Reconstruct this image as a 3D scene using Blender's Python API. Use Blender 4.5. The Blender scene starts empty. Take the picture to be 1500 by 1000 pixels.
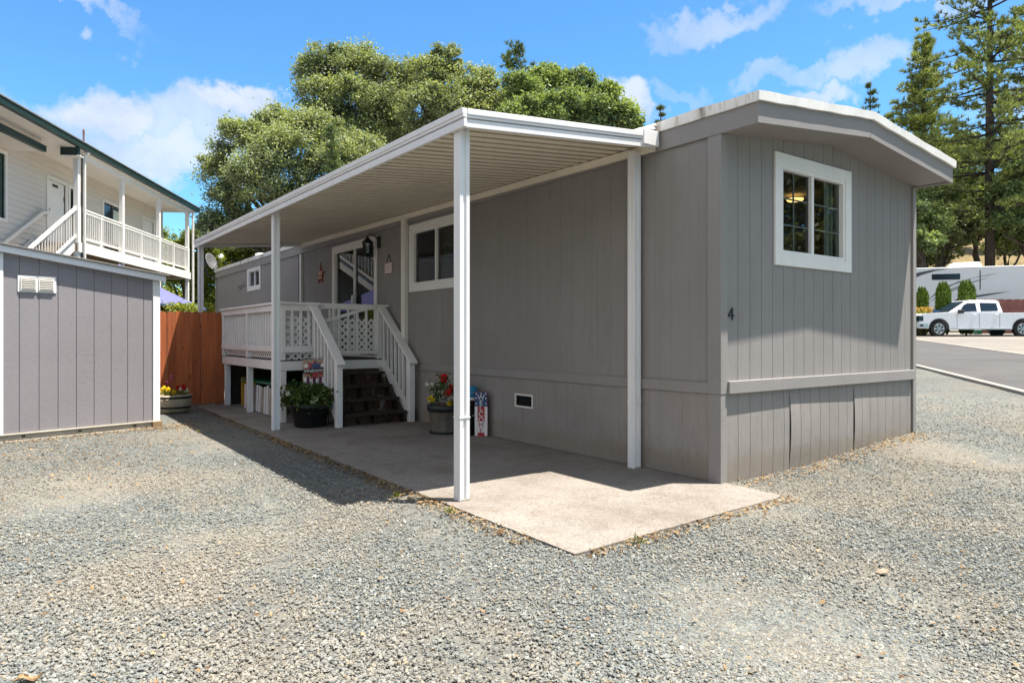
import bpy, math, random
import numpy as np
from mathutils import Vector, Matrix
R = math.radians
sc = bpy.context.scene
C = sc.collection
CX, CY, CH = -5.039, -3.771, 1.3          # camera position; the home's near corner is the origin
YAW = 36.23
cc, ss = math.cos(R(YAW)), math.sin(R(YAW))
def P(X, D, z=0.0):                        # X to the right of the view axis, D metres ahead -> world
    return Vector((CX + cc*X + ss*D, CY - ss*X + cc*D, z))
def toXD(x, y):
    dx, dy = x-CX, y-CY
    return cc*dx - ss*dy, ss*dx + cc*dy
def sstep(a, b, t):
    t = max(0.0, min(1.0, (t-a)/(b-a))); return t*t*(3-2*t)
def terrain(X, D):
    z = 0.0433*max(0.0, D-4.5)*sstep(1.9, 4.9, X)
    if D > 45: z += 0.26*(min(D, 110)-45)*sstep(12, 26, X)
    return z
def G(X, D, dz=0.0): return P(X, D, terrain(X, D)+dz)
rng = np.random.default_rng(7)
random.seed(7)

# ------------------------------------------------------------------ materials
def newmat(name):
    m = bpy.data.materials.new(name); m.use_nodes = True
    nt = m.node_tree; b = nt.nodes['Principled BSDF']
    return m, nt, b
def N(nt, t, **kw):
    n = nt.nodes.new(t)
    for k, v in kw.items(): setattr(n, k, v)
    return n
def ramp(nt, stops, interp='LINEAR'):
    r = N(nt, 'ShaderNodeValToRGB'); e = r.color_ramp.elements
    r.color_ramp.interpolation = interp
    while len(e) < len(stops): e.new(0.5)
    for i, (p, c) in enumerate(stops):
        e[i].position = p; e[i].color = (*c, 1)
    return r
def coords(nt, scale=(1, 1, 1), kind='Object'):
    tc = N(nt, 'ShaderNodeTexCoord'); mp = N(nt, 'ShaderNodeMapping')
    mp.inputs['Scale'].default_value = scale
    nt.links.new(tc.outputs[kind], mp.inputs['Vector'])
    return mp.outputs[0]
def noise(nt, vec, scale, detail=4, rough=0.55):
    n = N(nt, 'ShaderNodeTexNoise'); n.inputs['Scale'].default_value = scale
    n.inputs['Detail'].default_value = detail; n.inputs['Roughness'].default_value = rough
    if vec: nt.links.new(vec, n.inputs['Vector'])
    return n
def mix(nt, a, b, fac, mode='MIX'):
    m = N(nt, 'ShaderNodeMix', data_type='RGBA', blend_type=mode)
    for s, v in ((m.inputs[6], a), (m.inputs[7], b)):
        if isinstance(v, tuple): s.default_value = (*v, 1)
        else: nt.links.new(v, s)
    if isinstance(fac, float): m.inputs[0].default_value = fac
    else: nt.links.new(fac, m.inputs[0])
    return m.outputs[2]
def bump(nt, h, strength, dist, b):
    n = N(nt, 'ShaderNodeBump'); n.inputs['Strength'].default_value = strength
    n.inputs['Distance'].default_value = dist
    nt.links.new(h, n.inputs['Height']); nt.links.new(n.outputs[0], b.inputs['Normal'])
def paint(name, col, rough=0.6, var=0.10, vscale=1.2, grain=(30, 30, 2.5), gs=1.0, gstr=0.35, gd=0.004, spec=0.3, fine=0.0, metal=0.0, panel=False):
    """painted or stained surface: slow colour variation plus a grain bump"""
    m, nt, b = newmat(name)
    v = coords(nt)
    n1 = noise(nt, v, vscale, 5, 0.6)
    d = tuple(max(0, c*(1-var)) for c in col); l = tuple(min(1, c*(1+var)) for c in col)
    r = ramp(nt, [(0.3, d), (0.7, l)]); nt.links.new(n1.outputs[0], r.inputs[0])
    g = coords(nt, grain); n2 = noise(nt, g, gs, 5, 0.65)
    out = r.outputs[0]
    if fine:
        rf = ramp(nt, [(0.3, (1-fine,)*3), (0.65, (1, 1, 1))]); nt.links.new(n2.outputs[0], rf.inputs[0])
        out = mix(nt, out, rf.outputs[0], 1.0, 'MULTIPLY')
    if panel:
        fl = N(nt, 'ShaderNodeVectorMath', operation='FLOOR'); nt.links.new(coords(nt, (0.82, 0.82, 0.0)), fl.inputs[0])
        wn = N(nt, 'ShaderNodeTexWhiteNoise'); nt.links.new(fl.outputs[0], wn.inputs['Vector'])
        rw = ramp(nt, [(0, (0.93, 0.93, 0.925)), (1, (1.05, 1.05, 1.05))]); nt.links.new(wn.outputs['Value'], rw.inputs[0])
        out = mix(nt, out, rw.outputs[0], 1.0, 'MULTIPLY')
        # rain streaks down the boards and splashed soil along the foot of the wall
        ns = noise(nt, coords(nt, (7, 7, 0.35)), 1.0, 6, 0.7); rs = ramp(nt, [(0.50, (1, 1, 1)), (0.72, (0.80, 0.775, 0.745))]); nt.links.new(ns.outputs[0], rs.inputs[0])
        out = mix(nt, out, rs.outputs[0], 0.4, 'MULTIPLY')
        sp_x = N(nt, 'ShaderNodeSeparateXYZ'); nt.links.new(v, sp_x.inputs[0])
        nm = noise(nt, v, 9.0, 6, 0.7); mh = N(nt, 'ShaderNodeMath', operation='MULTIPLY_ADD'); nt.links.new(nm.outputs[0], mh.inputs[0]); mh.inputs[1].default_value = -0.34; nt.links.new(sp_x.outputs[2], mh.inputs[2])
        rm = ramp(nt, [(0.0, (1, 1, 1)), (0.10, (0, 0, 0))]); nt.links.new(mh.outputs[0], rm.inputs[0])
        dm = N(nt, 'ShaderNodeMath', operation='MULTIPLY'); nt.links.new(rm.outputs[0], dm.inputs[0]); dm.inputs[1].default_value = 0.5
        out = mix(nt, out, (0.21, 0.165, 0.12), dm.outputs[0])
    nt.links.new(out, b.inputs['Base Color'])
    b.inputs['Roughness'].default_value = rough
    b.inputs['Specular IOR Level'].default_value = spec
    b.inputs['Metallic'].default_value = metal
    if gstr: bump(nt, n2.outputs[0], gstr, gd, b)
    return m
def plain(name, col, rough=0.5, spec=0.4, metal=0.0, emit=None, es=1.0):
    m, nt, b = newmat(name)
    v = coords(nt); n1 = noise(nt, v, 9.0, 3)
    r = ramp(nt, [(0.3, tuple(c*0.92 for c in col)), (0.7, tuple(min(1, c*1.06) for c in col))])
    nt.links.new(n1.outputs[0], r.inputs[0]); nt.links.new(r.outputs[0], b.inputs['Base Color'])
    b.inputs['Roughness'].default_value = rough; b.inputs['Specular IOR Level'].default_value = spec
    b.inputs['Metallic'].default_value = metal
    if emit:
        b.inputs['Emission Color'].default_value = (*emit, 1); b.inputs['Emission Strength'].default_value = es
    return m
def glassmat(name, tint=(0.75, 0.8, 0.8), ior=1.5, refl=1.0):
    m, nt, b = newmat(name); nt.nodes.remove(b)
    t = N(nt, 'ShaderNodeBsdfTransparent'); t.inputs[0].default_value = (*tint, 1)
    g = N(nt, 'ShaderNodeBsdfGlossy'); g.inputs['Roughness'].default_value = 0.01
    g.inputs[0].default_value = (refl, refl, refl, 1)
    f = N(nt, 'ShaderNodeFresnel'); f.inputs[0].default_value = ior
    mx = N(nt, 'ShaderNodeMixShader')
    nt.links.new(f.outputs[0], mx.inputs[0]); nt.links.new(t.outputs[0], mx.inputs[1]); nt.links.new(g.outputs[0], mx.inputs[2])
    nt.links.new(mx.outputs[0], nt.nodes['Material Output'].inputs[0])
    return m
def leafmat(name, stops, trans=0.3, rough=0.5, spec=0.35, patch=None):
    m, nt, b = newmat(name)
    gi = N(nt, 'ShaderNodeNewGeometry')
    r = ramp(nt, stops); nt.links.new(gi.outputs['Random Per Island'], r.inputs[0])
    v = coords(nt); n1 = noise(nt, v, 0.55, 3)
    rr = ramp(nt, [(0.35, (0.72, 0.74, 0.75)), (0.65, (1.25, 1.2, 1.0))]); nt.links.new(n1.outputs[0], rr.inputs[0])
    col = mix(nt, r.outputs[0], rr.outputs[0], 1.0, 'MULTIPLY')
    nt.links.new(col, b.inputs['Base Color'])
    b.inputs['Roughness'].default_value = max(rough, 0.55); b.inputs['Specular IOR Level'].default_value = min(spec, 0.18)
    t = N(nt, 'ShaderNodeBsdfTranslucent')
    tc = mix(nt, col, (1.3, 1.35, 0.5), 1.0, 'MULTIPLY'); nt.links.new(tc, t.inputs[0])
    mx = N(nt, 'ShaderNodeMixShader'); mx.inputs[0].default_value = trans
    nt.links.new(b.outputs[0], mx.inputs[1]); nt.links.new(t.outputs[0], mx.inputs[2])
    nt.links.new(mx.outputs[0], nt.nodes['Material Output'].inputs[0])
    return m

M = {}
GREY = (0.246, 0.229, 0.222)
M['grey'] = paint('grey_siding_paint', GREY, 0.62, 0.06, 0.9, (24, 24, 3.0), 1.0, 0.6, 0.007, fine=0.07, panel=True)
M['greytrim'] = paint('grey_trim_paint', (0.253, 0.236, 0.228), 0.6, 0.06, 1.3, (40, 40, 40), 1.0, 0.3, 0.004, fine=0.07)
M['skirt'] = paint('weathered_grey_skirting', (0.27, 0.247, 0.233), 0.68, 0.09, 1.4, (22, 22, 5), 1.0, 0.6, 0.007, fine=0.12, panel=True)
M['white'] = paint('white_paint', (0.74, 0.72, 0.70), 0.5, 0.05, 2.0, (30, 30, 6), 1.0, 0.2, 0.003, fine=0.05)
M['deckwhite'] = paint('deck_white_paint', (0.76, 0.73, 0.72), 0.55, 0.07, 2.0, (34, 34, 6), 1.0, 0.3, 0.003, fine=0.10)
M['alu'] = paint('white_aluminium', (0.70, 0.69, 0.70), 0.38, 0.04, 1.0, (10, 10, 1), 1.0, 0.05, 0.001, spec=0.5, fine=0.05)
M['pan'] = paint('cream_roof_pan', (0.76, 0.70, 0.59), 0.45, 0.07, 0.6, (4, 4, 4), 1.0, 0.03, 0.001, fine=0.08)
M['panshade'] = paint('shaded_pan_groove', (0.40, 0.34, 0.26), 0.6, 0.15, 2, (4, 4, 4), 1.0, 0.03, 0.001)  # darker colour paints the shade inside the ceiling pan grooves
M['glass'] = glassmat('window_glass', (0.58, 0.62, 0.60), 1.5, 0.85)
M['doorglass'] = glassmat('door_glass', (0.36, 0.38, 0.40), 1.5, 0.65)
M['inside'] = plain('interior_wall', (0.34, 0.285, 0.225), 0.8)
M['black'] = plain('black_metal', (0.012, 0.012, 0.013), 0.45)
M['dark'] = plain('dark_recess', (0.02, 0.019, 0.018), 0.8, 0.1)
M['lampglass'] = glassmat('lantern_glass', (0.7, 0.7, 0.66), 1.5)
M['bulb'] = plain('ceiling_lamp_glow', (0.9, 0.7, 0.35), 0.5, emit=(1.0, 0.62, 0.2), es=2.2)
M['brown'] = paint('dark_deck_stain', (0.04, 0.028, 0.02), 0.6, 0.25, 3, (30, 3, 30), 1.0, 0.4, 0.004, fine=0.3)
M['redstain'] = paint('reddish_step_board', (0.11, 0.05, 0.032), 0.65, 0.3, 4, (6, 30, 30), 1.0, 0.4, 0.004, fine=0.3)
M['shed'] = paint('shed_grey_paint', (0.245, 0.228, 0.240), 0.6, 0.05, 1.5, (20, 20, 30), 1.0, 0.45, 0.005, fine=0.10)
M['shedtrim'] = paint('shed_white_trim', (0.76, 0.75, 0.75), 0.55, 0.04, 2, (40, 40, 10), 1.0, 0.3, 0.003, fine=0.05)
M['shedbase'] = paint('galvanised_skid', (0.42, 0.38, 0.32), 0.5, 0.12, 2.5, (12, 12, 12), 1.0, 0.1, 0.002, fine=0.15)
M['shingle'] = paint('grey_shingle', (0.20, 0.19, 0.18), 0.9, 0.2, 6, (60, 60, 60), 1.0, 0.6, 0.004, fine=0.3)
M['creamwall'] = paint('cream_lap_siding', (0.60, 0.548, 0.48), 0.6, 0.04, 0.8, (2, 2, 30), 1.0, 0.12, 0.002, fine=0.05)
M['cream'] = paint('cream_trim', (0.68, 0.645, 0.59), 0.5, 0.04, 1.2, (20, 20, 4), 1.0, 0.15, 0.002)
M['green'] = paint('dark_green_gutter', (0.010, 0.030, 0.029), 0.35, 0.1, 1, (4, 4, 4), 1.0, 0.03, 0.001, spec=0.5)
M['underdeck'] = paint('brown_joists', (0.26, 0.175, 0.095), 0.75, 0.2, 3, (8, 20, 20), 1.0, 0.4, 0.004, fine=0.25)
M['pipe'] = plain('rusty_flue', (0.15, 0.085, 0.075), 0.6)
M['blind'] = plain('window_blind', (0.5, 0.55, 0.45), 0.6)
M['screen'] = None
M['canopy'] = paint('blue_canopy_fabric', (0.105, 0.11, 0.265), 0.7, 0.05, 1, (60, 60, 60), 1.0, 0.1, 0.001)
M['dish'] = plain('grey_dish', (0.075, 0.073, 0.071), 0.5)
M['cypot'] = plain('black_plastic_pot', (0.013, 0.013, 0.014), 0.42)
M['woodpot'] = paint('weathered_barrel_wood', (0.20, 0.17, 0.14), 0.75, 0.25, 5, (40, 40, 3), 1.0, 0.5, 0.004, fine=0.3)
M['barrel'] = paint('grey_barrel_wood', (0.40, 0.34, 0.25), 0.7, 0.2, 5, (30, 30, 4), 1.0, 0.5, 0.004, fine=0.25)
M['hoop'] = plain('dark_hoop', (0.03, 0.028, 0.026), 0.5, 0.4, 0.4)
M['soil'] = plain('potting_soil', (0.03, 0.02, 0.014), 0.95)
M['red'] = leafmat('red_petals', [(0, (0.50, 0.012, 0.02)), (1, (0.72, 0.03, 0.03))], 0.2)
M['yellow'] = leafmat('yellow_petals', [(0, (0.75, 0.52, 0.02)), (1, (0.85, 0.68, 0.05))], 0.2)
M['whitepetal'] = leafmat('white_petals', [(0, (0.75, 0.72, 0.70)), (1, (0.85, 0.83, 0.85))], 0.2)
M['purple'] = leafmat('purple_petals', [(0, (0.20, 0.03, 0.17)), (1, (0.33, 0.06, 0.25))], 0.2)
M['potleaf'] = leafmat('pot_leaves', [(0, (0.035, 0.06, 0.016)), (0.6, (0.07, 0.11, 0.03)), (1, (0.12, 0.16, 0.05))], 0.25)
M['bluebucket'] = plain('blue_enamel', (0.02, 0.22, 0.42), 0.35)
M['navy'] = plain('navy_paint', (0.035, 0.07, 0.16), 0.6)
M['signred'] = plain('brick_red_paint', (0.38, 0.035, 0.04), 0.6)
M['signwhite'] = plain('chalky_white_paint', (0.70, 0.67, 0.66), 0.65)
M['flagcloth'] = plain('burlap_cloth', (0.36, 0.27, 0.19), 0.9)
M['flagpurple'] = plain('plum_print', (0.13, 0.03, 0.08), 0.9)
M['starred'] = paint('rustic_red_paint', (0.30, 0.07, 0.05), 0.7, 0.3, 20, (40, 40, 40), 1.0, 0.3, 0.002)
M['starcream'] = paint('rustic_cream_paint', (0.55, 0.46, 0.33), 0.7, 0.2, 20, (40, 40, 40), 1.0, 0.3, 0.002)
M['plaque'] = paint('faded_pink_plaque', (0.52, 0.36, 0.36), 0.7, 0.15, 20, (40, 40, 40), 1.0, 0.3, 0.002)
M['ochre'] = paint('yellow_board_paint', (0.52, 0.30, 0.03), 0.6, 0.2, 6, (30, 30, 8), 1.0, 0.3, 0.002)
M['greenplastic'] = plain('green_plastic', (0.012, 0.14, 0.075), 0.45)
M['palewood'] = paint('pale_picket_wood', (0.46, 0.39, 0.34), 0.75, 0.2, 5, (40, 40, 4), 1.0, 0.4, 0.003, fine=0.2)
M['truck'] = plain('white_car_paint', (0.66, 0.66, 0.69), 0.25, 0.6)
M['chrome'] = plain('chrome', (0.42, 0.42, 0.42), 0.32, 0.5, 0.9)
M['tyre'] = plain('tyre_rubber', (0.018, 0.018, 0.018), 0.85)
M['carglass'] = plain('tinted_car_glass', (0.012, 0.022, 0.035), 0.08, 0.3)
M['plastic'] = plain('black_trim_plastic', (0.03, 0.03, 0.03), 0.6)
M['rv'] = paint('trailer_grey_panel', (0.56, 0.56, 0.57), 0.35, 0.03, 0.6, (2, 2, 2), 1.0, 0.02, 0.001, spec=0.5)
M['rvwhite'] = plain('trailer_white', (0.78, 0.78, 0.76), 0.4)
M['rvdark'] = plain('trailer_graphic_dark', (0.055, 0.058, 0.065), 0.35)
M['rvmid'] = plain('trailer_graphic_grey', (0.24, 0.245, 0.26), 0.35)
M['redfence'] = paint('red_brown_fence_stain', (0.19, 0.075, 0.06), 0.75, 0.25, 3, (20, 20, 2), 1.0, 0.4, 0.004, fine=0.25)
M['asphalt'] = paint('asphalt', (0.078, 0.074, 0.072), 0.9, 0.15, 0.7, (90, 90, 90), 1.0, 0.5, 0.004, fine=0.3)
M['kerb'] = paint('kerb_concrete', (0.27, 0.245, 0.215), 0.85, 0.12, 2, (40, 40, 40), 1.0, 0.3, 0.003, fine=0.2)
M['palegravel'] = paint('pale_gravel', (0.195, 0.178, 0.155), 0.95, 0.18, 0.6, (30, 30, 30), 1.0, 0.6, 0.012, fine=0.3)
M['bark'] = paint('oak_bark', (0.085, 0.066, 0.05), 0.9, 0.3, 3, (14, 14, 3), 1.0, 0.8, 0.03, fine=0.4)
M['pinebark'] = paint('pine_bark', (0.062, 0.048, 0.040), 0.9, 0.3, 2, (9, 9, 2), 1.0, 0.8, 0.04, fine=0.4)
M['oakleaf'] = leafmat('oak_leaves', [(0, (0.167, 0.202, 0.121)), (0.5, (0.224, 0.267, 0.156)), (0.85, (0.287, 0.324, 0.201)), (1, (0.355, 0.356, 0.253))], 0.28, 0.42, 0.5)
M['oakleaf2'] = leafmat('broad_leaves', [(0, (0.136, 0.184, 0.086)), (0.5, (0.196, 0.258, 0.123)), (1, (0.281, 0.335, 0.178))], 0.3, 0.42, 0.5)
M['limeleaf'] = leafmat('yellow_green_leaves', [(0, (0.123, 0.162, 0.028)), (0.6, (0.209, 0.247, 0.048)), (1, (0.304, 0.304, 0.076))], 0.35)
M['needle'] = leafmat('pine_needles', [(0, (0.115, 0.148, 0.063)), (0.6, (0.212, 0.259, 0.106)), (1, (0.352, 0.391, 0.166))], 0.25, 0.5, 0.4)
M['darkneedle'] = leafmat('dark_conifer_needles', [(0, (0.053, 0.083, 0.038)), (0.6, (0.098, 0.143, 0.06)), (1, (0.15, 0.195, 0.075))], 0.2, 0.5, 0.4)
M['arbor'] = leafmat('arborvitae_sprays', [(0, (0.06, 0.11, 0.02)), (0.7, (0.13, 0.20, 0.045)), (1, (0.20, 0.27, 0.06))], 0.25)
M['hedgeorange'] = leafmat('orange_hedge_tips', [(0, (0.30, 0.17, 0.04)), (0.6, (0.42, 0.26, 0.06)), (1, (0.30, 0.26, 0.06))], 0.3)
M['litter'] = leafmat('dry_leaf_litter', [(0, (0.10, 0.06, 0.035)), (0.5, (0.22, 0.145, 0.085)), (1, (0.32, 0.24, 0.155))], 0.15, 0.8, 0.1)
M['weed'] = leafmat('weed_leaves', [(0, (0.10, 0.13, 0.035)), (1, (0.20, 0.20, 0.06))], 0.3)

def screenmat():
    m, nt, b = newmat('insect_screen')
    b.inputs['Base Color'].default_value = (0.06, 0.052, 0.045, 1); b.inputs['Roughness'].default_value = 0.9
    t = N(nt, 'ShaderNodeBsdfTransparent'); mx = N(nt, 'ShaderNodeMixShader'); mx.inputs[0].default_value = 0.50
    nt.links.new(t.outputs[0], mx.inputs[1]); nt.links.new(b.outputs[0], mx.inputs[2])
    nt.links.new(mx.outputs[0], nt.nodes['Material Output'].inputs[0]); return m
M['screen'] = screenmat()

STONES = [(0.0, (0.074, 0.079, 0.076)), (0.12, (0.121, 0.13, 0.129)), (0.45, (0.158, 0.172, 0.168)), (0.7, (0.187, 0.2, 0.192)), (0.84, (0.207, 0.19, 0.147)), (0.91, (0.198, 0.167, 0.122)), (0.96, (0.252, 0.248, 0.222)), (1.0, (0.315, 0.315, 0.289))]
def gravelmat():
    m, nt, b = newmat('crushed_gravel')
    v = coords(nt)
    nd = noise(nt, v, 30, 2)
    vv = mix(nt, v, nd.outputs[1], 0.012)
    vo = N(nt, 'ShaderNodeTexVoronoi'); vo.inputs['Scale'].default_value = 80; nt.links.new(vv, vo.inputs['Vector'])
    sp = N(nt, 'ShaderNodeSeparateColor'); nt.links.new(vo.outputs['Color'], sp.inputs[0])
    r = ramp(nt, STONES); nt.links.new(sp.outputs[0], r.inputs[0])
    vo2 = N(nt, 'ShaderNodeTexVoronoi'); vo2.inputs['Scale'].default_value = 23; nt.links.new(vv, vo2.inputs['Vector'])
    sp2 = N(nt, 'ShaderNodeSeparateColor'); nt.links.new(vo2.outputs['Color'], sp2.inputs[0])
    r2 = ramp(nt, [(0, (0.7, 0.7, 0.7)), (0.5, (1, 1, 1)), (1, (1.3, 1.27, 1.2))]); nt.links.new(sp2.outputs[1], r2.inputs[0])
    col = mix(nt, r.outputs[0], r2.outputs[0], 0.8, 'MULTIPLY')
    # dusty and leaf-stained patches
    n1 = noise(nt, v, 0.55, 6, 0.68)
    rp = ramp(nt, [(0.45, (0, 0, 0)), (0.62, (1, 1, 1))]); nt.links.new(n1.outputs[0], rp.inputs[0])
    mk = N(nt, 'ShaderNodeMath', operation='MULTIPLY'); nt.links.new(rp.outputs[0], mk.inputs[0]); mk.inputs[1].default_value = 0.55
    col = mix(nt, col, (0.255, 0.218, 0.170), mk.outputs[0])
    n3 = noise(nt, v, 0.23, 5, 0.6)
    r3 = ramp(nt, [(0.35, (0.86, 0.86, 0.87)), (0.65, (1.12, 1.11, 1.08))]); nt.links.new(n3.outputs[0], r3.inputs[0])
    col = mix(nt, col, r3.outputs[0], 1.0, 'MULTIPLY')
    col = mix(nt, col, (0.86, 0.87, 0.88), 1.0, 'MULTIPLY')
    # a far hillside of dry grass beyond the gravelled yard
    sx = N(nt, 'ShaderNodeTexCoord'); dp = N(nt, 'ShaderNodeVectorMath', operation='DOT_PRODUCT')
    nt.links.new(sx.outputs['Object'], dp.inputs[0]); dp.inputs[1].default_value = (ss, cc, 0)
    mr = N(nt, 'ShaderNodeMapRange'); nt.links.new(dp.outputs['Value'], mr.inputs[0])
    off = CX*ss + CY*cc
    mr.inputs[1].default_value = 38+off; mr.inputs[2].default_value = 42+off
    n4 = noise(nt, v, 1.6, 6, 0.7)
    rg = ramp(nt, [(0.3, (0.06, 0.05, 0.022)), (0.5, (0.17, 0.125, 0.055)), (0.7, (0.27, 0.20, 0.09))]); nt.links.new(n4.outputs[0], rg.inputs[0])
    col = mix(nt, col, rg.outputs[0], mr.outputs[0])
    nt.links.new(col, b.inputs['Base Color'])
    b.inputs['Roughness'].default_value = 0.9; b.inputs['Specular IOR Level'].default_value = 0.2
    ds = N(nt, 'ShaderNodeMath', operation='MULTIPLY'); nt.links.new(vo.outputs['Distance'], ds.inputs[0]); ds.inputs[1].default_value = -1.0
    ad = N(nt, 'ShaderNodeMath', operation='ADD'); nt.links.new(ds.outputs[0], ad.inputs[0]); nt.links.new(sp.outputs[1], ad.inputs[1])
    bump(nt, ad.outputs[0], 0.9, 0.012, b)
    return m
M['gravel'] = gravelmat()
def stonemat():
    m, nt, b = newmat('loose_stone')
    gi = N(nt, 'ShaderNodeNewGeometry'); r = ramp(nt, STONES); nt.links.new(gi.outputs['Random Per Island'], r.inputs[0])
    v = coords(nt); n1 = noise(nt, v, 0.55, 6, 0.68)
    rp = ramp(nt, [(0.45, (0, 0, 0)), (0.62, (1, 1, 1))]); nt.links.new(n1.outputs[0], rp.inputs[0])
    mk = N(nt, 'ShaderNodeMath', operation='MULTIPLY'); nt.links.new(rp.outputs[0], mk.inputs[0]); mk.inputs[1].default_value = 0.50
    col = mix(nt, r.outputs[0], (0.255, 0.218, 0.170), mk.outputs[0])
    nt.links.new(col, b.inputs['Base Color']); b.inputs['Roughness'].default_value = 0.85; b.inputs['Specular IOR Level'].default_value = 0.25
    return m
M['stone'] = stonemat()
def slabmat():
    m, nt, b = newmat('worn_concrete')
    v = coords(nt)
    n1 = noise(nt, v, 1.1, 7, 0.65)
    r = ramp(nt, [(0.3, (0.135, 0.114, 0.092)), (0.50, (0.19, 0.169, 0.147)), (0.70, (0.228, 0.208, 0.186))]); nt.links.new(n1.outputs[0], r.inputs[0])
    n2 = noise(nt, v, 70, 4, 0.7)
    r2 = ramp(nt, [(0.34, (0.50, 0.48, 0.46)), (0.5, (1, 1, 1)), (0.68, (1.2, 1.19, 1.17))]); nt.links.new(n2.outputs[0], r2.inputs[0])
    col = mix(nt, r.outputs[0], r2.outputs[0], 0.9, 'MULTIPLY')
    n3 = noise(nt, v, 3.2, 6, 0.75)
    r3 = ramp(nt, [(0.52, (1, 1, 1)), (0.68, (0.62, 0.52, 0.40))]); nt.links.new(n3.outputs[0], r3.inputs[0])
    col = mix(nt, col, r3.outputs[0], 0.6, 'MULTIPLY')
    nt.links.new(col, b.inputs['Base Color']); b.inputs['Roughness'].default_value = 0.88
    bump(nt, n2.outputs[0], 0.35, 0.004, b)
    return m
M['slab'] = slabmat()
def fencemat():
    m, nt, b = newmat('redwood_stain')
    gi = N(nt, 'ShaderNodeNewGeometry')
    r = ramp(nt, [(0, (0.33, 0.085, 0.022)), (1, (0.47, 0.13, 0.036))]); nt.links.new(gi.outputs['Random Per Island'], r.inputs[0])
    v = coords(nt, (30, 30, 1.6)); n1 = noise(nt, v, 1.0, 6, 0.65)
    r1 = ramp(nt, [(0.3, (0.6, 0.55, 0.5)), (0.65, (1.12, 1.1, 1.1))]); nt.links.new(n1.outputs[0], r1.inputs[0])
    col = mix(nt, r.outputs[0], r1.outputs[0], 1.0, 'MULTIPLY')
    vk = coords(nt, (6, 6, 2.6)); k = N(nt, 'ShaderNodeTexVoronoi'); k.inputs['Scale'].default_value = 1.0; nt.links.new(vk, k.inputs['Vector'])
    rk = ramp(nt, [(0.05, (0.25, 0.2, 0.18)), (0.16, (1, 1, 1))]); nt.links.new(k.outputs['Distance'], rk.inputs[0])
    col = mix(nt, col, rk.outputs[0], 0.7, 'MULTIPLY')
    nt.links.new(col, b.inputs['Base Color']); b.inputs['Roughness'].default_value = 0.7
    bump(nt, n1.outputs[0], 0.4, 0.004, b); return m
M['fence'] = fencemat()
def roofedgemat():
    m, nt, b = newmat('streaked_roof_metal')
    v = coords(nt, (7, 7, 1.0)); n1 = noise(nt, v, 1.0, 5, 0.7)
    r = ramp(nt, [(0.52, (0.74, 0.72, 0.69)), (0.62, (0.50, 0.46, 0.41)), (0.72, (0.16, 0.13, 0.11))]); nt.links.new(n1.outputs[0], r.inputs[0])
    nt.links.new(r.outputs[0], b.inputs['Base Color']); b.inputs['Roughness'].default_value = 0.6; return m
M['roofedge'] = roofedgemat()
M['roofend'] = paint('white_roof_metal', (0.76, 0.745, 0.72), 0.55, 0.06, 2.5, (8, 8, 3), 1.0, 0.1, 0.002, fine=0.12)
M['roof'] = paint('white_roof_coating', (0.62, 0.60, 0.56), 0.7, 0.15, 1.5, (5, 5, 5), 1.0, 0.3, 0.01, fine=0.2)

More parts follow.
